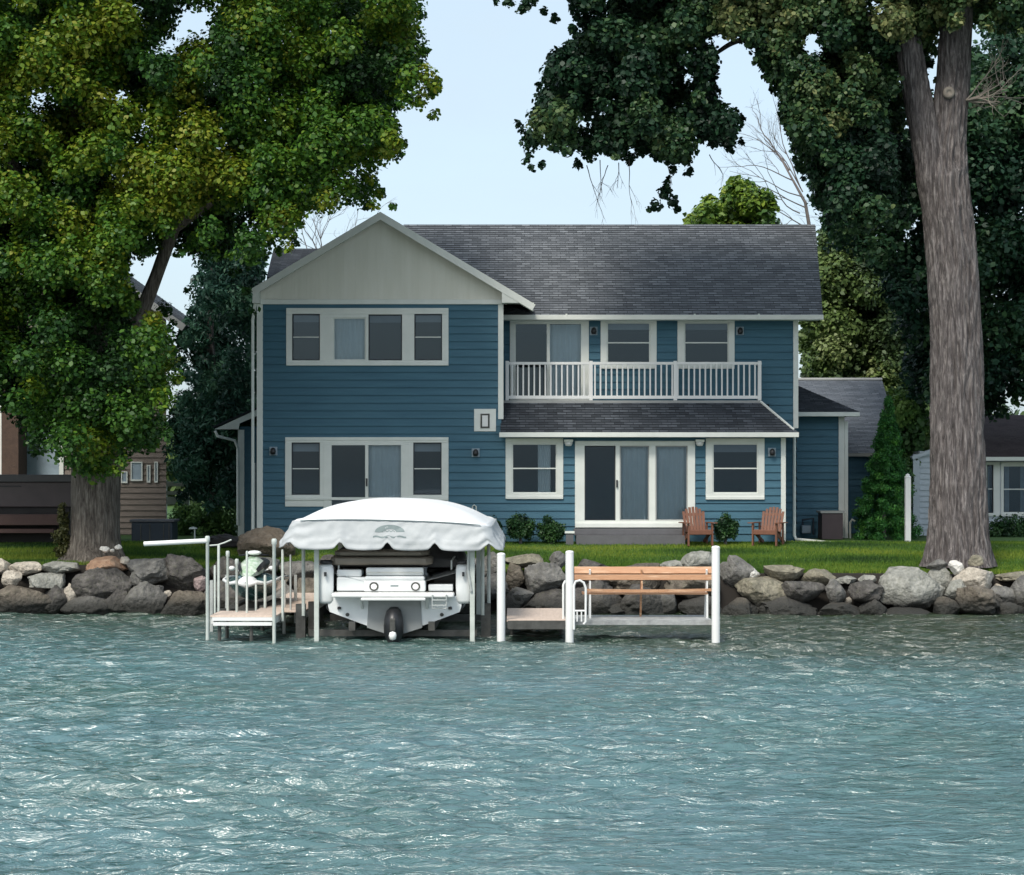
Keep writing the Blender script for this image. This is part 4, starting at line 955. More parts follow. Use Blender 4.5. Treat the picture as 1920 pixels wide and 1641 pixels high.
m = MB(); m.loft([jsec(0.06,0.70,0.74,0.76,0.04,0.02), jsec(0.17,0.74,0.84,0.90,0.09,0.2), jsec(0.24,0.78,0.93,1.02,0.14,0.5), jsec(0.22,0.80,0.98,1.09,0.13,0.8), jsec(0.13,0.84,0.98,1.06,0.08,1.0)])
hd = m.build('hood', M['green'], js, smooth='auto', local=True)
for s_ in (-1,1):
    m = MB(); m.loft([[(s_*x,y,z) for x,y,z in q] for q in ([(0.19,0.12,0.80),(0.24,0.30,0.90),(0.20,0.30,0.96),(0.14,0.12,0.86)],[(0.27,0.45,0.88),(0.28,0.7,0.95),(0.24,0.7,1.02),(0.22,0.45,0.97)])]); m.build('side_vent', M['black'], hd, local=True)
m = MB(); m.loft([[(hw*math.cos(a), y, zc+hz*math.sin(a)) for a in [math.pi*2*i/14 for i in range(14)]] for hw, hz, zc, y in ((0.14,0.08,0.80,0.95),(0.20,0.12,0.86,1.2),(0.20,0.12,0.88,1.8),(0.16,0.10,0.90,2.3))])
m.build('seat', M['black'], js, smooth=True, local=True)
m = MB(); m.tube([(-0.30,0.95,1.10),(-0.1,0.85,1.13),(0.1,0.85,1.13),(0.30,0.95,1.10)], 0.02, 8); m.tube([(0,0.9,0.95),(0,0.85,1.13)], 0.035, 8); m.build('handlebar', M['black'], js, smooth=True, local=True)
m = MB(); m.loft([[(0.02+hw*math.cos(a), y, 1.16+hz*math.sin(a)) for a in [math.pi*2*i/12 for i in range(12)]] for hw, hz, y in ((0.10,0.03,0.72),(0.15,0.05,0.80),(0.13,0.045,0.9))]); m.build('handlebar_pad', M['white'], js, smooth=True, local=True)
for s in (-1,1):
    m = MB(); m.loft([[(s*0.40+0.07*k*math.cos(a), y, 0.86+0.05*k*math.sin(a)) for a in [math.pi*2*i/10 for i in range(10)]] for k, y in ((0.6,0.5),(1,0.56),(0.9,0.62))]); m.beam((s*0.24,0.6,0.80),(s*0.36,0.6,0.85),0.03,0.03); m.build('mirror', M['white'], js, smooth=True, local=True)
jl = thing('jet_ski_lift', 'low dark metal cradle lift carrying the jet ski', 'lift', (wx(470,39.6), 39.9, 0))
m = MB()
for s in (-1,1): m.box(s*0.3-0.06, s*0.3+0.06, -0.8, 1.6, 0.44, 0.50)
for y in (-0.7,1.4): m.box(-0.75,0.75,y,y+0.07,0.30,0.438)
m.build('cradle', M['aludark'], jl, local=True)
for s in (-1,1):
    for y in (-0.7,1.4): q = MB(); q.box(s*0.72-0.03,s*0.72+0.03,y-0.061,y-0.001,-0.8,1.0); q.build('leg', M['alu'], jl, local=True)

# ------------------------------------------------------------------ boat lift with canopy
CX = -2.27; YAW = R(-0.4)
lift = thing('boat_lift', 'aluminium boat lift with a white arched canopy and scalloped skirt', 'boat lift', (CX, 37.0, 0), rz=YAW)
def rrect(hw, y0, y1, r, n=8, sub=60):
    """closed plan outline sampled evenly"""
    pts = []
    for cx, cy, a0 in ((hw-r,y0+r,-90),(hw-r,y1-r,0),(-hw+r,y1-r,90),(-hw+r,y0+r,180)):
        for i in range(n+1): a = R(a0+90*i/n); pts.append(Vector((cx+r*math.cos(a), cy+r*math.sin(a), 0)))
    out = []; N = len(pts)
    for i in range(N):
        a, b = pts[i], pts[(i+1) % N]; k = max(1, int((b-a).length/0.04))
        out += [lerp(a,b,j/k) for j in range(k)]
    return out
# top skin
m = MB(); NX, NYY = 40, 50; Lc = 6.2; HW = 1.80
def ctop(x, y):
    e = min(1, (y+0.02)/1.6); e = math.sin(e*math.pi/2); eb = math.sin(min(1,(Lc-y)/1.6)*math.pi/2)
    arch = max(0, 1-(abs(x)/HW)**2.9)
    edge = 0.012*math.sin(y*6.0)*arch
    return 2.20 + 0.045*x*-1/1.8 + (0.05+0.35*min(e,eb))*arch + edge*0.6
b0 = 0
for j in range(NYY+1):
    y = Lc*j/NYY
    inset = 0.0
    if y < 0.3: inset = 0.3-math.sqrt(max(0,0.09-(0.3-y)**2))
    if y > Lc-0.3: inset = 0.3-math.sqrt(max(0,0.09-(y-Lc+0.3)**2))
    for i in range(NX+1):
        x = (HW+0.08-inset)*(2*i/NX-1); m.v.append((x, y, ctop(x*HW/(HW+0.08-inset) if inset else min(HW,max(-HW,x)), y)-(0.03 if i in (0,NX) else 0)))
for j in range(NYY):
    for i in range(NX): m.f.append((j*(NX+1)+i, j*(NX+1)+i+1, (j+1)*(NX+1)+i+1, (j+1)*(NX+1)+i)); m.mi.append(0)
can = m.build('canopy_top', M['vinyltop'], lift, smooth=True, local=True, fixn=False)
sm = can.modifiers.new('thick', 'SOLIDIFY'); sm.thickness = 0.008; sm.offset = -1
# skirt
m = MB(); ring = rrect(HW+0.085, -0.01, Lc+0.01, 0.30); N = len(ring); K = 14
notches = [-1.72,-0.93,-0.06,0.82,1.70]
def notch(p):
    on_front = p.y < 0.4 or p.y > Lc-0.4
    h = 0
    if on_front:
        for c in notches: h = max(h, 0.13*math.exp(-((p.x-c)/0.075)**2))
        # gentle scallop sag between notches
        h += 0.010*math.cos((p.x+0.06)*2*math.pi/0.88)
    else:
        q = (p.y % 0.9)-0.45; h = 0.12*math.exp(-(q/0.08)**2)
    return h
for k in range(K+1):
    t_ = k/K
    for i, p in enumerate(ring):
        nrm = Vector((p.x/(HW), (p.y-Lc/2)/(Lc/2), 0)); 
        ox = (1 if p.x > 0 else -1)*(0.22 if p.x < 0 else 0.17)*t_**1.3*(abs(p.x)/HW)**4
        oy = -0.10*t_ if p.y < 0.5 else (0.10*t_ if p.y > Lc-0.5 else 0)
        wr = 0.055*t_*mnoise.noise(Vector((p.x*2.2, p.y*2.2, t_*1.5))) + 0.014*mnoise.noise(Vector((p.x*7+t_*3, p.y*7, t_*3)))
        cdist = math.exp(-((abs(p.x)-1.75)**2+(min(p.y,Lc-p.y))**2)/0.08); wr += 0.02*cdist*math.sin(t_*14+p.x*9)
        ztop = ctop(min(HW,max(-HW,p.x)), min(Lc,max(0,p.y))) - 0.02
        if 0.25 < p.y < Lc-0.25: ztop = ctop(HW*(1 if p.x > 0 else -1), p.y)-0.02
        zbt = 1.69 - 0.02*p.x/1.8 + notch(p)
        band = 0.012 if 0.70 < t_ < 0.78 else 0
        m.v.append((p.x+ox+(wr if abs(p.x) > HW else 0), p.y+oy+wr-band, lerp(ztop, zbt, t_)))
for k in range(K):
    for i in range(N): m.f.append((k*N+i, k*N+(i+1)%N, (k+1)*N+(i+1)%N, (k+1)*N+i)); m.mi.append(0)
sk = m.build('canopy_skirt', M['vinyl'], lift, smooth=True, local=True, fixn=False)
sm = sk.modifiers.new('thick', 'SOLIDIFY'); sm.thickness = 0.008; sm.offset = 0
# dark piping along the seam
m = MB(); m.tube([(x, -0.03, ctop(x,0)-0.015) for x in [lerp(-1.7,1.68,i/24) for i in range(25)]], 0.010, 6); m.build('piping', M['emblem'], lift, local=True)
# printed emblem on the skirt: half dome over bars
m = MB(); ex, ez0 = -0.02, 2.02; yy = -0.085
def arc_band(r0, r1, a0, a1, sx=1.0, sz=0.62, n=18, dz=0, y=yy):
    vs = []
    for i in range(n+1):
        a = R(lerp(a0,a1,i/n)); vs += [(ex+r0*math.cos(a)*sx, y, ez0+dz+r0*math.sin(a)*sz), (ex+r1*math.cos(a)*sx, y, ez0+dz+r1*math.sin(a)*sz)]
    m.add(vs, [(2*i,2*i+1,2*i+3,2*i+2) for i in range(n)])
arc_band(0.12,0.28,2,178,1.0,0.50)
n = 16
for dz, hh, hw in ((0.02,0.016,0.10),(-0.085,0.030,0.31)):
    vs = []
    for i in range(n+1):
        x = lerp(-hw,hw,i/n); z = ez0+dz+0.012*math.sin(i*1.1); vs += [(ex+x,yy,z-hh/2),(ex+x,yy,z+hh/2)]
    m.add(vs, [(2*i,2*i+1,2*i+3,2*i+2) for i in range(n)])
emb = m.build('emblem', M['emblem'], lift, local=True, fixn=False)
sw = emb.modifiers.new('wrap', 'SHRINKWRAP'); sw.target = sk; sw.wrap_method = 'PROJECT'; sw.use_project_y = True; sw.use_negative_direction = True; sw.use_positive_direction = True; sw.offset = 0.004; sw.wrap_mode = 'ABOVE_SURFACE'
# frame under the canopy
m = MB()
for y in (0.1, Lc-0.1): m.box(-1.75, 1.75, y, y+0.05, 2.05, 2.10)
for s in (-1,1): m.box(s*1.74-0.025, s*1.74+0.025, 0.16, Lc-0.11, 2.05, 2.10)
for y in (1.5,3.1,4.7): m.tube([(lerp(-1.75,1.75,i/16), y, ctop(lerp(-1.75,1.75,i/16),y)-0.05) for i in range(17)], 0.02, 6)
m.build('canopy_frame', M['aludark'], lift, local=True)
for x, y in ((-1.42,0.25),(1.52,0.25),(-1.42,5.0),(1.52,5.0)):
    q = MB(); q.box(x-0.045, x+0.045, y-0.045, y+0.045, -0.9, 2.0); l = q.build('lift_post', M['galv'], lift, bevel=0.006, local=True)
for x, y in ((1.70,0.9),(1.80,1.8),(-1.72,0.7)):
    q = MB(); q.tube([(x,y,0.4),(x,y,2.0)], 0.035, 10); q.build('canopy_strut', M['galv'], lift, local=True)
for x, y in ((1.76,1.0),(-1.78,0.8),(-1.62,1.5)):
    q = MB(); q.box(x-0.09, x+0.09, y-0.09, y+0.09, -0.8, 0.62); q.build('lift_leg', M['aludark'], lift, local=True)
m = MB()
for y in (0.6,4.6): m.box(-1.6, 1.6, y, y+0.12, 0.02, 0.14)
m.build('cross_beam', M['aludark'], lift, local=True)
m = MB()
for s in (-1,1): m.beam((s*0.75,0.2,0.24), (s*0.75,5.2,0.24), 0.12, 0.16)
m.build('bunk', M['aludark'], lift, local=True)
m = MB(); m.tube([(1.46,0.2,1.9),(1.44,0.2,1.3),(1.5,0.18,0.9)], 0.028, 8); m.build('winch_cable', M['alu'], lift, local=True)

# ------------------------------------------------------------------ boat (stern to the camera)
boat = thing('motor_boat', 'white motorboat with brown sun pad and black outdrive on the covered lift', 'motorboat', (CX+0.05, 37.35, 0), rz=YAW)
boat.scale = (1.05, 1, 1)
def hsec(hw, k, ch, gw, y):   # half beam at gunwale, keel z, chine z, gunwale z
    P = [(0,k),(hw*0.45,lerp(k,ch,0.50)),(hw*0.86,ch),(hw*0.90,ch+0.06),(hw*0.97,lerp(ch,gw,0.5)),(hw,gw-0.08),(hw*0.985,gw),(hw*0.90,gw+0.015),(hw*0.86,gw-0.03)]
    return [(x,y,z) for x, z in P] + [(0,y,gw-0.35)] + [(-x,y,z) for x, z in reversed(P[1:])]
secs = [(1.36,0.06,0.50,1.28,0.0),(1.38,0.06,0.50,1.32,0.8),(1.38,0.07,0.50,1.35,2.2),(1.30,0.10,0.56,1.40,3.6),(1.05,0.22,0.72,1.45,4.7),(0.65,0.5,0.98,1.5,5.5),(0.12,1.1,1.3,1.53,6.05)]
m = MB(); rings = [hsec(*s_) for s_ in secs]; m.loft(rings, caps=False)
m.f.append(tuple(reversed(range(7,11)))) if False else None
hull = m.build('hull', M['gel'], boat, smooth='auto', local=True)
# transom (V shaped lower wall)
m = MB(); m.prism([(0,0.002,0.06),(0.61,0.002,0.28),(1.17,0.002,0.50),(1.20,0.002,0.60),(1.22,0.002,0.80),(-1.22,0.002,0.80),(-1.20,0.002,0.60),(-1.17,0.002,0.50),(-0.61,0.002,0.28)], (0,0.05,0)); m.build('transom', M['gel'], boat, local=True)
m = MB(); m.prism([(-0.50,-0.03,0.20),(-0.20,-0.03,0.10),(0,-0.03,0.05),(0.20,-0.03,0.10),(0.50,-0.03,0.20),(0.47,-0.03,0.70),(0.56,-0.03,0.76),(-0.56,-0.03,0.76),(-0.47,-0.03,0.70)], (0,0.03,0)); m.build('drive_panel', M['gelgrey'], boat, bevel=0.01, local=True)
# swim platform
m = MB(); m.box(-1.10, 1.08, -0.45, 0.0, 0.80, 0.88); m.box(-0.58, 0.58, -0.46, -0.40, 0.74, 0.797); m.build('swim_platform', M['white'], boat, bevel=0.025, local=True)
for s in (-1,1): m = MB(); m.beam((s*0.60,-0.30,0.79),(s*0.58,-0.02,0.58),0.05,0.07); m.build('platform_bracket', M['white'], boat, bevel=0.01, local=True)
# quarters
for s in (-1,1):
    m = MB()
    for k_ in range(1): m.loft([[(s*(1.24+0.14*w_*math.cos(a)), 0.02-0.12*w_*(0.5+0.5*math.sin(a))*1.0+0.05, z) for a in [2*math.pi*i/16 for i in range(16)]] for z, w_ in ((0.66,0.75),(0.72,0.95),(1.0,1.0),(1.30,1.0),(1.38,0.9),(1.41,0.6))])
    q = m.build('quarter_fairing', M['gel'], boat, smooth=True, local=True)
    m = MB(); m.lathe([(0,0),(0.11,0.0),(0.12,0.04),(0.10,0.07),(0,0.075)], (s*1.24,0.0,1.412), 14); m.build('cleat_cap', M['black'], q, smooth=True, local=True)
    m = MB(); m.box(s*1.24-0.02, s*1.24+0.02, -0.155, -0.08, 1.18, 1.26); m.build('vent', M['black'], q, local=True)
    m = MB(); m.lathe([(0,0),(0.035,0.0),(0.03,0.05),(0,0.055)], (s*1.0,-0.02,0.55), 10); m.build('cleat', M['black'], boat, local=True)
# stern deck with speakers
m = MB(); m.box(-1.05,-0.10,0.02,0.6,0.885,1.16); m.box(-1.05,-0.60,0.04,0.55,1.162,1.30); m.build('stern_locker', M['gel'], boat, bevel=0.03, local=True)
m = MB(); m.box(-0.56,0.56,-0.06,0.55,0.887,1.10); m.box(-0.54,0.54,-0.04,0.55,1.10,1.18); m.box(-0.52,0.52,0.0,0.5,1.184,1.34); sd_ = m.build('stern_seat_base', M['gel'], boat, bevel=0.03, local=True)
for x in (-0.37,0.38):
    m = MB(); m.tube([(x,-0.062,0.985),(x,-0.085,0.985)], [0.085,0.078], 20); sp = m.build('speaker', M['aludark'], boat, smooth='auto', local=True)
    m = MB(); m.tube([(x,-0.086,0.985),(x,-0.092,0.985)], 0.055, 18); m.build('speaker_cone', M['white'], sp, local=True)
m = MB(); m.box(-0.07,0.07,-0.068,-0.0605,0.985,1.01); m.build('badge', M['emblem'], boat, local=True)
m = MB(); m.box(0.60,1.05,0.08,0.5,0.885,1.02); m.build('stern_step', M['gel'], boat, bevel=0.02, local=True)
# sun pad
m = MB(); n = 14
def pad(x0,x1,y0,y1,z0,z1,r):
    rings = []
    for x, k in ((x0,0.72),(x0+r,1),(x1-r,1),(x1,0.72)):
        yc, zc, hy, hz = (y0+y1)/2, (z0+z1)/2, (y1-y0)/2*k, (z1-z0)/2*k
        rings.append([(x, yc+hy*math.copysign(abs(math.cos(a))**0.5, math.cos(a)), zc+hz*math.copysign(abs(math.sin(a))**0.5, math.sin(a))) for a in [2*math.pi*i/20 for i in range(20)]])
    m.loft(rings)
pad(-1.17,0.66,0.0,0.9,1.37,1.55,0.10); pad(-1.10,0.60,0.05,0.95,1.54,1.66,0.12)
m.build('sun_pad', M['brown'], boat, smooth='auto', local=True)
m = MB(); m.box(-1.15,1.15,0.62,4.4,0.80,0.86); m.build('cockpit_floor', M['black'], boat, local=True)
for x in (-0.75,0.75):
    m = MB(); m.box(x-0.28,x+0.28,2.2,2.75,0.86,1.25); m.box(x-0.26,x+0.26,2.15,2.27,1.20,1.62); m.build('cockpit_seat', M['black'], boat, bevel=0.05, local=True)
m = MB(); m.box(0.62,1.1,0.9,2.0,0.86,1.2); m.build('side_bench', M['black'], boat, bevel=0.05, local=True)
m = MB(); m.loft([[(hw*math.copysign(abs(math.cos(a))**0.6,math.cos(a)), y, 1.34+h*max(-0.05,math.sin(a))**1.0 if math.sin(a) > 0 else 1.30) for a in [2*math.pi*i/20 for i in range(20)]] for hw,h,y in ((1.22,0.20,1.0),(1.26,0.50,1.2),(1.26,0.56,2.2),(1.2,0.52,3.1))]); m.build('canopy_shade_filler', M['black'], boat, smooth='auto', local=True)  # added dark hump standing in for the black shade under the canopy
m = MB()
pts = [(-1.15,3.3),(-0.95,3.75),(-0.4,3.95),(0.4,3.95),(0.95,3.75),(1.15,3.3)]
m.add([(x,y,1.36) for x,y in pts]+[(x*0.93,y-0.25,1.82) for x,y in pts], [(i,i+1,i+7,i+6) for i in range(5)]); m.build('windscreen', M['glass2'], boat, local=True, fixn=False)
m = MB(); m.tube([(x*0.93,y-0.25,1.82) for x,y in pts], 0.018, 6); m.build('windscreen_frame', M['black'], boat, local=True)
m = MB(); m.add([(-1.2,3.9,1.38),(1.2,3.9,1.38),(0.9,4.9,1.44),(0,6.0,1.50),(-0.9,4.9,1.44)], [(0,1,2,3,4)]); m.build('foredeck', M['gel'], boat, local=True)
# rails, ladder, rub rail
for s_ in (-1,1):
    m = MB(); m.tube([(s_*(q_[0]+0.015), q_[4], q_[3]-0.10) for q_ in secs], 0.028, 8); m.build('rub_rail', M['black'], boat, local=True)
    m = MB(); m.tube([(s_*1.02,0.1,1.30),(s_*1.02,0.1,1.46),(s_*1.04,0.5,1.50),(s_*1.05,1.4,1.50),(s_*1.05,1.5,1.36)], 0.016, 8); m.build('grab_rail', M['alu'], boat, local=True)
m = MB(); m.tube([(0.70,-0.47,0.86),(0.70,-0.50,0.60),(0.95,-0.50,0.60),(0.95,-0.47,0.86)], 0.014, 8)
for z in (0.66,0.76): m.box(0.70,0.95,-0.515,-0.485,z-0.012,z+0.012)
m.build('boarding_ladder', M['alu'], boat, local=True)
m = MB(); m.tube([(-0.50,-0.03,1.22),(-0.50,-0.07,1.25),(0.50,-0.07,1.25),(0.50,-0.03,1.22)], 0.012, 8); m.build('stern_rail', M['alu'], boat, local=True)
for x in (-0.85,0.85): m = MB(); m.tube([(x,-0.010,0.45),(x,-0.03,0.45)], 0.035, 12); m.build('drain_fitting', M['aludark'], boat, local=True)
# outdrive
m = MB(); rings = []
for z, hw, y0, y1 in ((0.60,0.07,-0.30,-0.03),(0.54,0.13,-0.42,-0.03),(0.42,0.165,-0.52,-0.03),(0.26,0.18,-0.55,-0.04),(0.14,0.175,-0.52,-0.06),(0.04,0.15,-0.5,-0.08),(-0.10,0.07,-0.5,-0.12),(-0.35,0.035,-0.45,-0.2)):
    rings.append([(hw*math.cos(a), (y0+y1)/2+(y1-y0)/2*math.sin(a), z) for a in [2*math.pi*i/16 for i in range(16)]])
m.loft(rings); od = m.build('outdrive', M['black'], boat, smooth='auto', local=True)
m = MB(); m.lathe([(0.0,-0.02),(0.055,0.0),(0.07,0.07),(0.055,0.13),(0,0.15)], (0,-0.58,0.03), 14); m.build('drive_cap', M['white'], od, smooth=True, local=True)
m = MB(); m.box(-0.05,0.05,-0.60,-0.545,0.18,0.42); m.build('trim_cover', M['aludark'], od, bevel=0.015, local=True)

# ================================================================== FOLIAGE
def leaves(name, mt, parent, clumps, n, size, base, seed=1, shell=0.55, up=0.5, aspect=0.62, tone_amp=0.22, flat=1.0, droop=0.0):
    """clumps: array (x,y,z,r,tone). leaf faces spread through each clump's volume"""
    r = np.random.default_rng(seed); C_ = np.array(clumps, dtype=float)
    wt = C_[:,3]**2; idx = r.choice(len(C_), n, p=wt/wt.sum()); c = C_[idx]
    d = r.normal(size=(n,3)); d /= np.linalg.norm(d, axis=1)[:,None]
    rad = (shell + (1-shell)*r.random(n))*np.where(r.random(n) < 0.25, r.random(n), 1)
    lump = 1+0.22*np.sin(d[:,0]*5+c[:,0]*3)*np.sin(d[:,1]*5+c[:,1]*5)*np.sin(d[:,2]*6+c[:,2]*3)
    p = c[:,:3] + d*(c[:,3]*rad*lump)[:,None]*np.array([1,1,flat])
    nrm = d*0.55 + np.array([0,0,up]) + r.normal(size=(n,3))*0.45; nrm /= np.linalg.norm(nrm, axis=1)[:,None]
    t = r.normal(size=(n,3)); t[:,2] -= droop; t -= nrm*(t*nrm).sum(1)[:,None]; t /= np.linalg.norm(t, axis=1)[:,None]
    b = np.cross(nrm, t); L = size*(0.55+0.95*r.random(n)**1.6)[:,None]; B = L*aspect
    v = np.empty((n,6,3))
    v[:,0] = p - t*L*0.5; v[:,1] = p - t*L*0.12 + b*B*0.5 + nrm*L*0.08; v[:,2] = p + t*L*0.22 + b*B*0.42 + nrm*L*0.05
    v[:,3] = p + t*L*0.55 - nrm*L*0.06; v[:,4] = p + t*L*0.22 - b*B*0.42 + nrm*L*0.05; v[:,5] = p - t*L*0.12 - b*B*0.5 + nrm*L*0.08
    tone = np.clip(c[:,4] + r.normal(0, tone_amp, n)*0.6, 0, 1)
    v -= np.array(base)
    me = bpy.data.meshes.new(name); fill(me, v.reshape(-1,3), 6, np.repeat(tone,6)); me.materials.append(mt)
    o = bpy.data.objects.new(name, me); COL.objects.link(o)
    if parent is not None: o.parent = parent
    return o
def inpoly(x, y, poly):
    c = False; n = len(poly)
    for i in range(n):
        x1,y1 = poly[i]; x2,y2 = poly[(i+1)%n]
        if (y1 > y) != (y2 > y) and x < (x2-x1)*(y-y1)/(y2-y1)+x1: c = not c
    return c
def polyclumps(poly, n, Yc, depth, r0, r1, seed, tone, holes=(), edge=26):
    rr = random.Random(seed); out = []
    xs_ = [p[0] for p in poly]; ys_ = [p[1] for p in poly]; tries = 0
    while len(out) < n and tries < n*60:
        tries += 1
        px, py = rr.uniform(min(xs_),max(xs_)), rr.uniform(min(ys_),max(ys_))
        if not inpoly(px, py, poly): continue
        Y = Yc + rr.uniform(-1,1)*depth; r = rr.uniform(r0, r1); pr = r*F/Y*0.85
        if any(not inpoly(px+pr*math.cos(a), py+pr*math.sin(a), poly) for a in (0,0.785,1.57,2.36,3.14,3.93,4.71,5.5)):
            r *= 0.45; pr *= 0.45
            if any(not inpoly(px+pr*math.cos(a), py+pr*math.sin(a), poly) for a in (0,1.57,3.14,4.71)): 
                r *= 0.55
        if any(((px-h[0])/(h[2]+pr*0.8))**2+((py-h[1])/(h[3]+pr*0.8))**2 < 1 for h in holes): continue
        p = W(px, py, Y); tn = tone(px, py, Y, rr); out.append((p.x, p.y, p.z, r, tn))
    return out
def bark_mat(name, a, b, c):
    g = NT(name); p = g.n('ShaderNodeBsdfPrincipled'); g.l(p.outputs[0], g.out.inputs[0]); p.inputs['Roughness'].default_value = 0.95
    tc = g.n('ShaderNodeTexCoord'); mp = g.n('ShaderNodeMapping'); mp.inputs['Scale'].default_value = (9,9,1.2); g.l(tc.outputs['Object'], mp.inputs[0])
    n1 = g.n('ShaderNodeTexNoise'); n1.inputs['Scale'].default_value = 2.0; n1.inputs['Detail'].default_value = 8; n1.inputs['Roughness'].default_value = 0.7; n1.inputs['Distortion'].default_value = 0.5; g.l(mp.outputs[0], n1.inputs[0])
    cr = g.n('ShaderNodeValToRGB'); ramp(cr, [(0.34,a),(0.5,b),(0.66,c)]); g.l(n1.outputs[0], cr.inputs[0]); g.l(cr.outputs[0], p.inputs['Base Color'])
    bp = g.n('ShaderNodeBump'); bp.inputs['Strength'].default_value = 1.0; bp.inputs['Distance'].default_value = 0.10; g.l(n1.outputs[0], bp.inputs['Height']); g.l(bp.outputs[0], p.inputs['Normal'])
    return g.m
M['bark'] = bark_mat('grey_brown_bark', (0.042,0.036,0.035), (0.135,0.118,0.114), (0.33,0.30,0.285))
M['bark2'] = bark_mat('pale_flaky_bark', (0.05,0.04,0.032), (0.14,0.12,0.10), (0.28,0.25,0.21))
M['twig'] = mat('bare_twig', (0.16,0.14,0.13), (0.10,0.085,0.08), 3, 0.9)
M['twigpale'] = mat('dead_pale_twig', (0.30,0.27,0.23), (0.20,0.17,0.14), 3, 0.9)
def trunk_mesh(m, pts, rads, n=64, seg=14, ridge=0.035, flare=None, seed=0):
    """pts polyline of centres; ridged bark by displacement"""
    P = []; Rr = []
    for i in range(len(pts)-1):
        for k in range(seg): t = k/seg; P.append(lerp(Vector(pts[i]),Vector(pts[i+1]),t)); Rr.append(lerp(rads[i],rads[i+1],t))
    P.append(Vector(pts[-1])); Rr.append(rads[-1])
    for it in range(3*seg//4):
        P = [P[0]]+[(P[i-1]+P[i]*2+P[i+1])/4 for i in range(1,len(P)-1)]+[P[-1]]; Rr = [Rr[0]]+[(Rr[i-1]+Rr[i]*2+Rr[i+1])/4 for i in range(1,len(Rr)-1)]+[Rr[-1]]
    b = len(m.v); ref = Vector((1,0,0))
    for i, p in enumerate(P):
        d = (P[min(i+1,len(P)-1)]-P[max(i-1,0)]).normalized(); ref = (ref-d*ref.dot(d)).normalized(); bi = d.cross(ref)
        for k in range(n):
            a = 2*math.pi*k/n; r = Rr[i]
            q = mnoise.noise(Vector((math.cos(a)*r*9+seed, math.sin(a)*r*9, p.z*1.1))); q2 = mnoise.noise(Vector((math.cos(a)*1.6+seed, math.sin(a)*1.6, p.z*0.5)))
            rr_ = r*(1+0.07*q2) - ridge*abs(q)*2.2 + ridge*0.6
            if flare and i < len(P)*flare[0]:
                f = 1-i/(len(P)*flare[0]); rr_ += flare[1]*f*f*(1+0.7*math.sin(a*flare[2]+seed)*0.8)
            m.v.append(tuple(p+(ref*math.cos(a)+bi*math.sin(a))*rr_))
    for i in range(len(P)-1):
        for k in range(n): k2=(k+1)%n; m.f.append((b+i*n+k,b+i*n+k2,b+(i+1)*n+k2,b+(i+1)*n+k)); m.mi.append(0)
    e = b+(len(P)-1)*n; m.f.append(tuple(e+k for k in range(n))); m.mi.append(0)
def twigs(m, start, d, L, r, rr, depth=3, spread=0.5, grav=0.0):
    pts = [Vector(start)]; dv = Vector(d).normalized(); n = 6
    for i in range(n):
        dv = (dv + Vector((rr.gauss(0,0.13), rr.gauss(0,0.13), rr.gauss(0,0.13)-grav))).normalized(); pts.append(pts[-1]+dv*L/n)
    m.tube(pts, [lerp(r, r*0.45, i/n) for i in range(n+1)], 5, cap=False)
    if depth > 0:
        for k in range(rr.randint(2,4)):
            i = rr.randint(2, n); nd = (pts[i]-pts[i-1]).normalized()+Vector((rr.gauss(0,spread),rr.gauss(0,spread),rr.gauss(0,spread)-grav))
            twigs(m, pts[i], nd, L*rr.uniform(0.45,0.7), r*0.5, rr, depth-1, spread, grav)

# ---- left tree
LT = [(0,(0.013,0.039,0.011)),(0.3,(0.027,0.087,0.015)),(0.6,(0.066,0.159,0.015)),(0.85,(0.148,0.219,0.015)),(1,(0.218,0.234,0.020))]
M['leafL'] = leaf_mat('maple_leaves', LT, 0.28)
lt = thing('big_tree', 'massive leafy tree with a thick pale trunk and yellow-green crown filling the upper left', 'tree', (wx(178,46.2),46.2,1.1))
m = MB(); Y0 = 46.2
trunk_mesh(m, [W(176,1056,Y0), W(178,980,Y0), W(180,880,Y0), W(178,700,Y0+0.2), W(170,520,Y0+0.4), W(150,300,Y0+0.5), W(130,60,Y0+0.5)], [0.60,0.56,0.56,0.50,0.42,0.34,0.2], 72, 14, 0.03, (0.14,0.20,5), 3)
trunk_mesh(m, [W(185,740,Y0+0.2), W(250,620,Y0), W(285,540,Y0), W(325,430,Y0), W(400,250,Y0+0.3), W(470,60,Y0+0.4)], [0.30,0.20,0.15,0.14,0.12,0.06], 20, 10, 0.01, None, 8)
trunk_mesh(m, [W(325,430,Y0), W(420,360,Y0-0.3), W(560,300,Y0-0.5), W(690,200,Y0-0.5)], [0.12,0.10,0.07,0.03], 14, 8, 0.008, None, 9)
trunk_mesh(m, [W(170,560,Y0+0.3), W(80,420,Y0-0.3), W(20,300,Y0-0.6)], [0.28,0.2,0.12], 20, 8, 0.01, None, 5)
m.build('trunk', M['bark2'], lt, smooth=True, fixn=False)
polyL = [(-260,-160),(700,-160),(770,-60),(800,10),(795,60),(812,110),(838,185),(815,222),(745,205),(762,250),(776,298),(735,312),(700,335),(748,372),(735,392),(690,398),(650,385),(610,400),(575,405),(560,450),(530,480),(500,480),(470,510),(430,480),(380,500),(350,478),(300,480),(245,500),(250,540),(300,580),(325,640),(345,700),(340,760),(320,810),(290,850),(250,872),(215,890),(185,905),(140,895),(110,860),(60,850),(45,815),(10,780),(-30,760),(-260,780)]
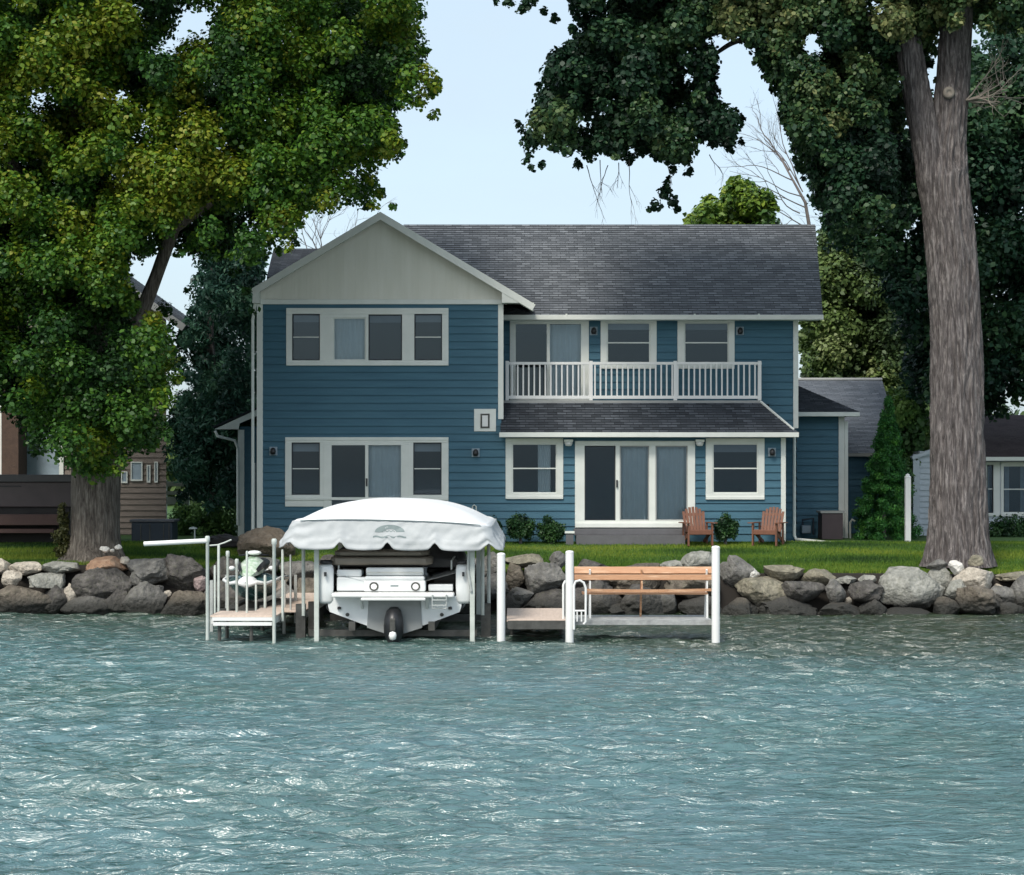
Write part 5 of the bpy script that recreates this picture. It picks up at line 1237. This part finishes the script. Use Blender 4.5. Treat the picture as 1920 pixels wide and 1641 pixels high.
def toneL(px, py, Y, rr):
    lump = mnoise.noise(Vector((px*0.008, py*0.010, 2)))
    t = 0.42 + 0.58*lump + rr.gauss(0,0.13) + (-0.30 if py > 600 else -0.12 if py > 480 else 0.03) + (0.14 if Y < 45.2 else -0.12) + (0.1 if px < 400 else 0)  # sunlit top and front, shaded underside and inside, put into leaf colour
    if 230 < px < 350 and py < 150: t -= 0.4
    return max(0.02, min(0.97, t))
holes = [(300,525,52,44),(352,30,14,22),(318,90,10,8),(75,190,7,6),(620,425,40,26)]
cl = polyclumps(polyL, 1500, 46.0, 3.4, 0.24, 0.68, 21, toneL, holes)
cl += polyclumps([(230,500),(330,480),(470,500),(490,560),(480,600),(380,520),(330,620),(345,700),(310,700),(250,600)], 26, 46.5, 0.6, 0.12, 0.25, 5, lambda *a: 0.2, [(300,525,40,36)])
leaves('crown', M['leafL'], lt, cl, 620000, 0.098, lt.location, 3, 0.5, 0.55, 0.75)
# ivy at the trunk foot
iv = [(wx(118,45.9)+random.gauss(0,0.07), 45.9+random.gauss(0,0.08), wz(1040,45.9)+k*0.055, 0.16-0.004*k, 0.5) for k in range(22)]
M['ivy'] = leaf_mat('ivy_leaves', [(0,(0.03,0.04,0.012)),(0.5,(0.075,0.08,0.025)),(1,(0.13,0.12,0.04))])
o = leaves('ivy', M['ivy'], None, iv, 2600, 0.06, (wx(118,45.9),45.9,1.1), 4, 0.5, 0.2); o.location = (wx(118,45.9),45.9,1.1)
tag(o, 'olive climbing plant against the left side of the thick left trunk', 'climbing plant')
for i, (px, py, sz) in enumerate(((196,1030,0.11),(210,1032,0.06),(222,1026,0.09))):
    blob('stone', RM['white'], W(px,py,45.3), (sz,sz*0.8,sz*0.8), 300+i, 0.3, 2, 3, label=['largest pale stone lying at the right foot of the left trunk','smallest pale stone at the right foot of the left trunk','rightmost pale stone at the foot of the left trunk'][i], cat='stone', group='pale stones at the foot of the left trunk', cuts=4)

# ---- right tree
RT = [(0,(0.008,0.026,0.014)),(0.35,(0.017,0.055,0.024)),(0.65,(0.052,0.104,0.034)),(0.9,(0.130,0.169,0.060)),(1,(0.208,0.221,0.084))]
M['leafR'] = leaf_mat('cottonwood_leaves', RT, 0.22)
rt = thing('big_tree', 'tall furrowed forked tree with a bare brown-grey trunk at the right', 'tree', (wx(1796,46.0),46.0,1.0))
m = MB(); Y1 = 46.0
trunk_mesh(m, [W(1797,1062,Y1), W(1797,1000,Y1), W(1796,900,Y1), W(1795,760,Y1), W(1792,600,Y1), W(1782,450,Y1), W(1770,340,Y1), W(1778,250,Y1), W(1788,130,Y1), W(1795,-60,Y1), W(1800,-300,Y1)], [0.70,0.66,0.62,0.585,0.56,0.56,0.53,0.38,0.35,0.33,0.28], 160, 26, 0.075, (0.15,0.13,6), 1)
trunk_mesh(m, [W(1780,440,Y1), W(1752,350,Y1-0.05), W(1735,250,Y1-0.1), W(1712,130,Y1-0.1), W(1695,30,Y1), W(1680,-200,Y1)], [0.50,0.38,0.33,0.30,0.27,0.2], 72, 12, 0.035, None, 4)
trunk_mesh(m, [W(1700,60,Y1), W(1560,20,Y1), W(1400,40,Y1-0.2), W(1250,90,Y1-0.3), W(1120,170,Y1-0.3)], [0.16,0.13,0.10,0.07,0.03], 14, 8, 0.01, None, 6)
trunk_mesh(m, [W(1560,20,Y1), W(1440,60,Y1+0.3), W(1370,80,Y1+0.3), W(1330,110,Y1+0.3)], [0.1,0.08,0.06,0.04], 12, 8, 0.01, None, 6)
m.build('trunk', M['bark'], rt, smooth=True, fixn=False)
m = MB(); m.lathe([(0.0,0.03),(0.05,0.03),(0.06,0.05),(0.10,0.05),(0.14,0.02),(0.13,-0.06)], (0,0,0), 18)
kn = MB(); c_ = W(1779,174,45.62)
kn.add([(c_.x+x, c_.y-z, c_.z+y) for (x,y,z) in m.v], m.f); kn.build('knot', M['twigpale'], rt, smooth=True)
rr = random.Random(12); m = MB()
for i in range(12):
    twigs(m, W(1812,188,45.7), (rr.uniform(0.3,1.6), rr.uniform(-0.6,0.2), rr.uniform(-0.35,0.8)), rr.uniform(0.6,1.3), 0.022, rr, 2, 0.9, -0.05)
m.build('dead_branch', M['twigpale'], rt, smooth=True, fixn=False)
for px, py in ((1100,310),(1125,300),(1160,305),(1180,300),(1140,310)):
    m = MB(); twigs(m, W(px,py,45.6), (rr.uniform(-0.4,0.4),rr.uniform(-0.3,0.3),-1), rr.uniform(0.6,1.0), 0.012, rr, 2, 0.4, 0.12)
    m.build('hanging_twig', M['twig'], rt, smooth=True, fixn=False)
for px, py, dx_ in ((1330,290,0.3),(1250,300,0.1)):
    m = MB(); twigs(m, W(px,py,45.6), (dx_,0,-1), 0.6, 0.012, rr, 1, 0.4, 0.1); m.build('hanging_twig', M['twig'], rt, smooth=True, fixn=False)
polyR = [(960,-160),(930,-60),(1000,-20),(1062,-10),(1072,45),(1060,85),(1022,92),(1015,130),(1000,190),(968,232),(975,270),(985,318),(1015,312),(1040,285),(1060,290),(1078,325),(1100,322),(1120,290),(1160,298),(1190,318),(1205,292),(1240,300),(1290,322),(1300,285),(1325,262),(1360,290),(1392,268),(1410,245),(1395,205),(1355,190),(1345,130),(1350,100),(1400,95),(1430,140),(1455,200),(1475,260),(1500,330),(1530,380),(1560,420),(1640,440),(1740,400),(1760,200),(1760,60),(1980,60),(2150,60),(2150,-160)]
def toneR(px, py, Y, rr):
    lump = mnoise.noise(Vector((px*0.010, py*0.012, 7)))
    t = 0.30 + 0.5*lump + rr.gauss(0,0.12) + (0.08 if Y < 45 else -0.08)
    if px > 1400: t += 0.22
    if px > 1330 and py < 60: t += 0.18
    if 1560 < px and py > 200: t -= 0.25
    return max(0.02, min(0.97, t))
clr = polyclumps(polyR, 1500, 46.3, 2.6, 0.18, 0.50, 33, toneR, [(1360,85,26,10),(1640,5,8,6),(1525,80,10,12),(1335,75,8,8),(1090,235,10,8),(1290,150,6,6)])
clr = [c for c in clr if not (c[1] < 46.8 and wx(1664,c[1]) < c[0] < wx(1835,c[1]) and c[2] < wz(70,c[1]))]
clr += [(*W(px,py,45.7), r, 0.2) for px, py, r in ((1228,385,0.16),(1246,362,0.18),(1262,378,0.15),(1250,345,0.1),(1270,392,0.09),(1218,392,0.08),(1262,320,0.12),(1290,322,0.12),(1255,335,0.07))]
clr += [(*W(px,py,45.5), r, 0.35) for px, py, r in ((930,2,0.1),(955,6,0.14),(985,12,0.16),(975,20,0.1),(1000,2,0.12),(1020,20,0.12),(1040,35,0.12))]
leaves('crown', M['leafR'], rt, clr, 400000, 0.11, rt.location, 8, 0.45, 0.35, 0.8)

# ---- trees behind
def tree(label, poly, n, nl, Yc, depth, r0, r1, stops, size, seed, tone, trunk_px, trunk_w=0.15, name='background_tree', group=None, up=0.5, holes=(), asp=0.7, droop=0, ttop=None):
    bx = wx(trunk_px, Yc); t = thing(name, label, 'tree', (bx, Yc, 1.35), group)
    m = MB(); ys_ = [p[1] for p in poly]; ztop = wz(min(ys_)+ (max(ys_)-min(ys_))*0.25, Yc) if ttop is None else wz(ttop,Yc)
    m.tube([(bx,Yc,1.2),(bx+0.1,Yc,lerp(1.2,ztop,0.35)),(bx-0.1,Yc,lerp(1.2,ztop,0.7)),(bx,Yc,ztop)], [trunk_w,trunk_w*0.8,trunk_w*0.55,trunk_w*0.2], 10)
    m.build('trunk', M['bark'], t, smooth=True)
    mt = leaf_mat(name+'_leaves', stops, 0.25)
    cl = polyclumps(poly, n, Yc, depth, r0, r1, seed, tone, holes)
    leaves('crown', mt, t, cl, nl, size, t.location, seed, 0.5, up, asp, droop=droop)
    return t
def tn(base, amp=0.5, f=0.01, sd_=0.1):
    return lambda px, py, Y, rr: max(0.02, min(0.98, base + amp*mnoise.noise(Vector((px*f, py*f, base*9))) + rr.gauss(0, sd_)))
SPR = [(0,(0.014,0.045,0.034)),(0.5,(0.034,0.105,0.066)),(1,(0.086,0.196,0.106))]
tree('dark blue-green spruce between the tan house and the blue house', [(420,300),(450,420),(500,470),(505,560),(500,700),(495,800),(480,960),(340,975),(325,900),(300,820),(330,740),(320,650),(345,600),(360,520),(375,440)], 330, 60000, 58, 2.6, 0.3, 0.75, SPR, 0.17, 51, tn(0.45,0.7,0.02), 400, 0.2, 'spruce_tree', asp=0.35, up=0.2, droop=0.6)
OLV = [(0,(0.033,0.060,0.026)),(0.4,(0.081,0.133,0.045)),(0.75,(0.146,0.217,0.056)),(1,(0.218,0.266,0.103))]
tree('olive green tree with thin pale branches behind the garage roof', [(1495,600),(1500,520),(1530,440),(1560,400),(1620,430),(1680,500),(1720,620),(1730,760),(1500,730)], 420, 120000, 69, 2.5, 0.3, 0.9, OLV, 0.14, 61, tn(0.42,0.8,0.015), 1600, 0.25)
BRT = [(0,(0.019,0.053,0.013)),(0.4,(0.055,0.122,0.020)),(0.8,(0.172,0.260,0.026)),(1,(0.281,0.341,0.040))]
tree('small yellow-green treetop showing above the right end of the main roof', [(1280,400),(1300,378),(1328,345),(1345,375),(1368,322),(1395,335),(1420,350),(1455,365),(1470,420),(1460,520),(1270,520)], 150, 22000, 72, 1.6, 0.3, 0.7, BRT, 0.20, 62, lambda px,py,Y,rr: max(0.05,min(0.95,0.75-(px-1300)*0.002+rr.gauss(0,0.12))), 1380, 0.2)
DRK = [(0,(0.008,0.030,0.020)),(0.45,(0.024,0.072,0.036)),(0.8,(0.062,0.135,0.052)),(1,(0.113,0.190,0.072))]
tree('dark leafy tree filling the space behind the tall right trunk', [(1500,230),(1600,200),(1760,180),(1835,30),(2150,20),(2150,760),(1990,790),(1920,745),(1890,785),(1845,790),(1800,770),(1740,760),(1700,740),(1680,640),(1650,540),(1590,480),(1545,470),(1530,400),(1500,340),(1480,280)], 700, 170000, 56.5, 2.4, 0.4, 0.9, DRK, 0.15, 63, tn(0.42,0.7,0.012), 2040, 0.3)
LGR = [(0,(0.024,0.067,0.025)),(0.5,(0.073,0.160,0.047)),(1,(0.162,0.286,0.070))]
tree('light green bushy tree between the cedar and the tall right trunk', [(1668,730),(1700,722),(1730,745),(1742,800),(1735,850),(1722,900),(1705,1000),(1660,900),(1650,800)], 70, 14000, 57, 1.0, 0.25, 0.5, LGR, 0.15, 64, tn(0.55,0.6,0.02), 1700, 0.1)
# bare tree behind the gap
bt = thing('bare_tree', 'leafless grey tree with fine branches in the gap above the roof end', 'tree', (wx(1500,76),76,1.35))
rr = random.Random(3); m = MB(); m.tube([(wx(1560,76),76,1.2), W(1545,700,76), W(1530,500,76), W(1510,380,76), W(1460,290,76)], [0.2,0.15,0.10,0.06,0.025], 8); m.build('trunk', M['twig'], bt, smooth=True)
m = MB()
for px, py, dx_, dz, L in ((1545,700,0.6,0.8,4),(1540,640,0.9,0.9,4),(1535,560,0.5,1,4),(1530,520,-0.5,0.6,3),(1520,430,-1,0.35,2.6),(1512,390,-1,0.55,2.8),(1508,370,-0.9,0.2,2.2),(1490,340,-1,0.5,2.2),(1480,320,-0.6,1,2.0),(1500,350,-0.2,1,3),(1465,300,-0.7,0.8,2.0),(1505,360,-0.5,1,3.2),(1500,400,-0.8,0.1,2.0)):
    twigs(m, W(px,py,76), (dx_,rr.uniform(-0.3,0.3),dz), L*0.9, 0.028, rr, 3, 0.42, 0.0)
m.build('branches', M['twig'], bt, smooth=True, fixn=False)
bt = thing('bare_tree', 'fine leafless tree behind the left slope of the gable roof', 'tree', (wx(600,66),66,1.35))
m = MB(); m.tube([(wx(600,66),66,1.2), W(605,520,66)], [0.2,0.1], 8); m.build('trunk', M['twig'], bt)
m = MB()
for dx_, dz in ((-0.5,1),(0.1,1),(0.5,1),(-0.2,1),(0.35,0.8)): twigs(m, W(605,530,66), (dx_,0,dz), 2.2, 0.025, rr, 3, 0.4, 0.0)
m.build('branches', M['twig'], bt, smooth=True, fixn=False)
# far wood closing the horizon
far = []
rr = random.Random(77)
for i in range(900):
    x = rr.uniform(-75,75); Y = rr.uniform(95,112); hh = 4.5+2.4*mnoise.noise(Vector((x*0.08,0,4)))
    far.append((x, Y, rr.uniform(0.8, 1.6+hh), rr.uniform(1.0,1.9), max(0.05,min(0.95,0.4+0.5*mnoise.noise(Vector((x*0.15,Y*0.1,1)))+rr.gauss(0,0.1)))))
o = leaves('far_wood', leaf_mat('far_wood_leaves', OLV, 0.2), None, far, 120000, 0.45, (0,100,1.4), 9); o.location = (0,100,1.4)
tag(o, 'distant mass of green woodland closing the view between the houses', 'woodland', kind='stuff')

# cedar, bushes, hedge
def shrub(name, label, clumps, nl, size, stops, loc, group=None, asp=0.6, up=0.3, cat='bush', seed=1, stem=True):
    t = thing(name, label, cat, loc, group)
    m = MB(); zt = max(c[2] for c in clumps)-0.15
    m.tube([(loc[0],loc[1],loc[2]-0.05),(loc[0],loc[1],zt)], [0.05,0.015], 8); m.build('stem', M['bark'], t)
    leaves('foliage', leaf_mat(name+'_leaves', stops, 0.2), t, clumps, nl, size, loc, seed, 0.45, up, asp); return t
CED = [(0,(0.018,0.074,0.019)),(0.5,(0.044,0.177,0.036)),(1,(0.142,0.369,0.056))]
rr = random.Random(8); c = []
for i in range(640):
    t_ = rr.random()**0.85; hw = lerp(70, 3, t_**1.05); cx = lerp(1658, 1666, t_); py = lerp(1010, 745, t_)
    a = rr.uniform(0, 6.28); k = math.sqrt(rr.random()); Y = 53.0 + math.sin(a)*k*hw*52/F
    px = cx + math.cos(a)*k*hw*0.92; p = W(px, py, 53.0); c.append((p.x, Y, p.z, lerp(0.17, 0.07, t_), 0.4+rr.gauss(0,0.18)))
shrub('cedar_tree', 'tall narrow conical dark green cedar beside the garage', c, 60000, 0.07, CED, (wx(1658,53),53,1.35), asp=0.35, up=0.2, cat='tree', seed=4)
BUS = [(0,(0.007,0.029,0.012)),(0.5,(0.020,0.065,0.019)),(1,(0.062,0.143,0.036))]
def bush(px, py0, py1, hw, Y, lab, seed, grp='round bushes along the house wall'):
    rr = random.Random(seed); c = []; zc = (wz(py0,Y)+wz(py1,Y))/2; hz = (wz(py0,Y)-wz(py1,Y))/2; hx = hw*Y/F
    for i in range(60):
        d = Vector((rr.gauss(0,1),rr.gauss(0,1),rr.gauss(0,1))).normalized()*rr.uniform(0.3,0.8)
        c.append((wx(px,Y)+d.x*hx, Y+d.y*hx*0.9, zc+d.z*hz, 0.13, 0.45+rr.gauss(0,0.2)))
    shrub('bush', lab, c, 7000, 0.05, BUS, (wx(px,Y),Y,1.33), grp, seed=seed)
bush(976,964,1020,34,49.3,'round dark green bush just right of the boat canopy',1)
bush(1033,966,1020,30,49.3,'round dark green bush left of the grey steps',2)
bush(1360,962,1020,28,49.2,'round dark green bush between the two reddish chairs',3)
bush(915,966,1020,30,49.4,'dark green bush half hidden behind the right end of the canopy',4)
rr = random.Random(5); c = [(wx(1846+rr.uniform(12,260),55.0), 55+rr.uniform(-0.4,0.4), lerp(1.4,wz(980,55),rr.random()), 0.28, 0.4+rr.gauss(0,0.2)) for i in range(160)]
shrub('hedge', 'low dark green hedge under the white house window at the right edge', c, 16000, 0.07, BUS, (wx(1960,55),55,1.33), cat='hedge', seed=6)
rr = random.Random(6); c = [(wx(rr.uniform(330,440),56.0), 56+rr.uniform(-0.6,0.6), lerp(1.35,wz(950,56),rr.random()*0.9), 0.26, 0.6+rr.gauss(0,0.2)) for i in range(70)]
shrub('low_bush', 'light green low bush at the foot of the dark spruce', c, 9000, 0.08, LGR, (wx(385,56),56,1.33), seed=7)
rr = random.Random(16); c = [(wx(rr.uniform(1684,1704),54.5), 54.5+rr.uniform(-0.3,0.3), lerp(1.4,wz(870,54.5),rr.random()), 0.2, 0.35+rr.gauss(0,0.2)) for i in range(50)]
shrub('tall_shrub', 'dark shrub between the cedar and the white fence post', c, 7000, 0.07, LGR, (wx(1695,54.5),54.5,1.33), seed=17)
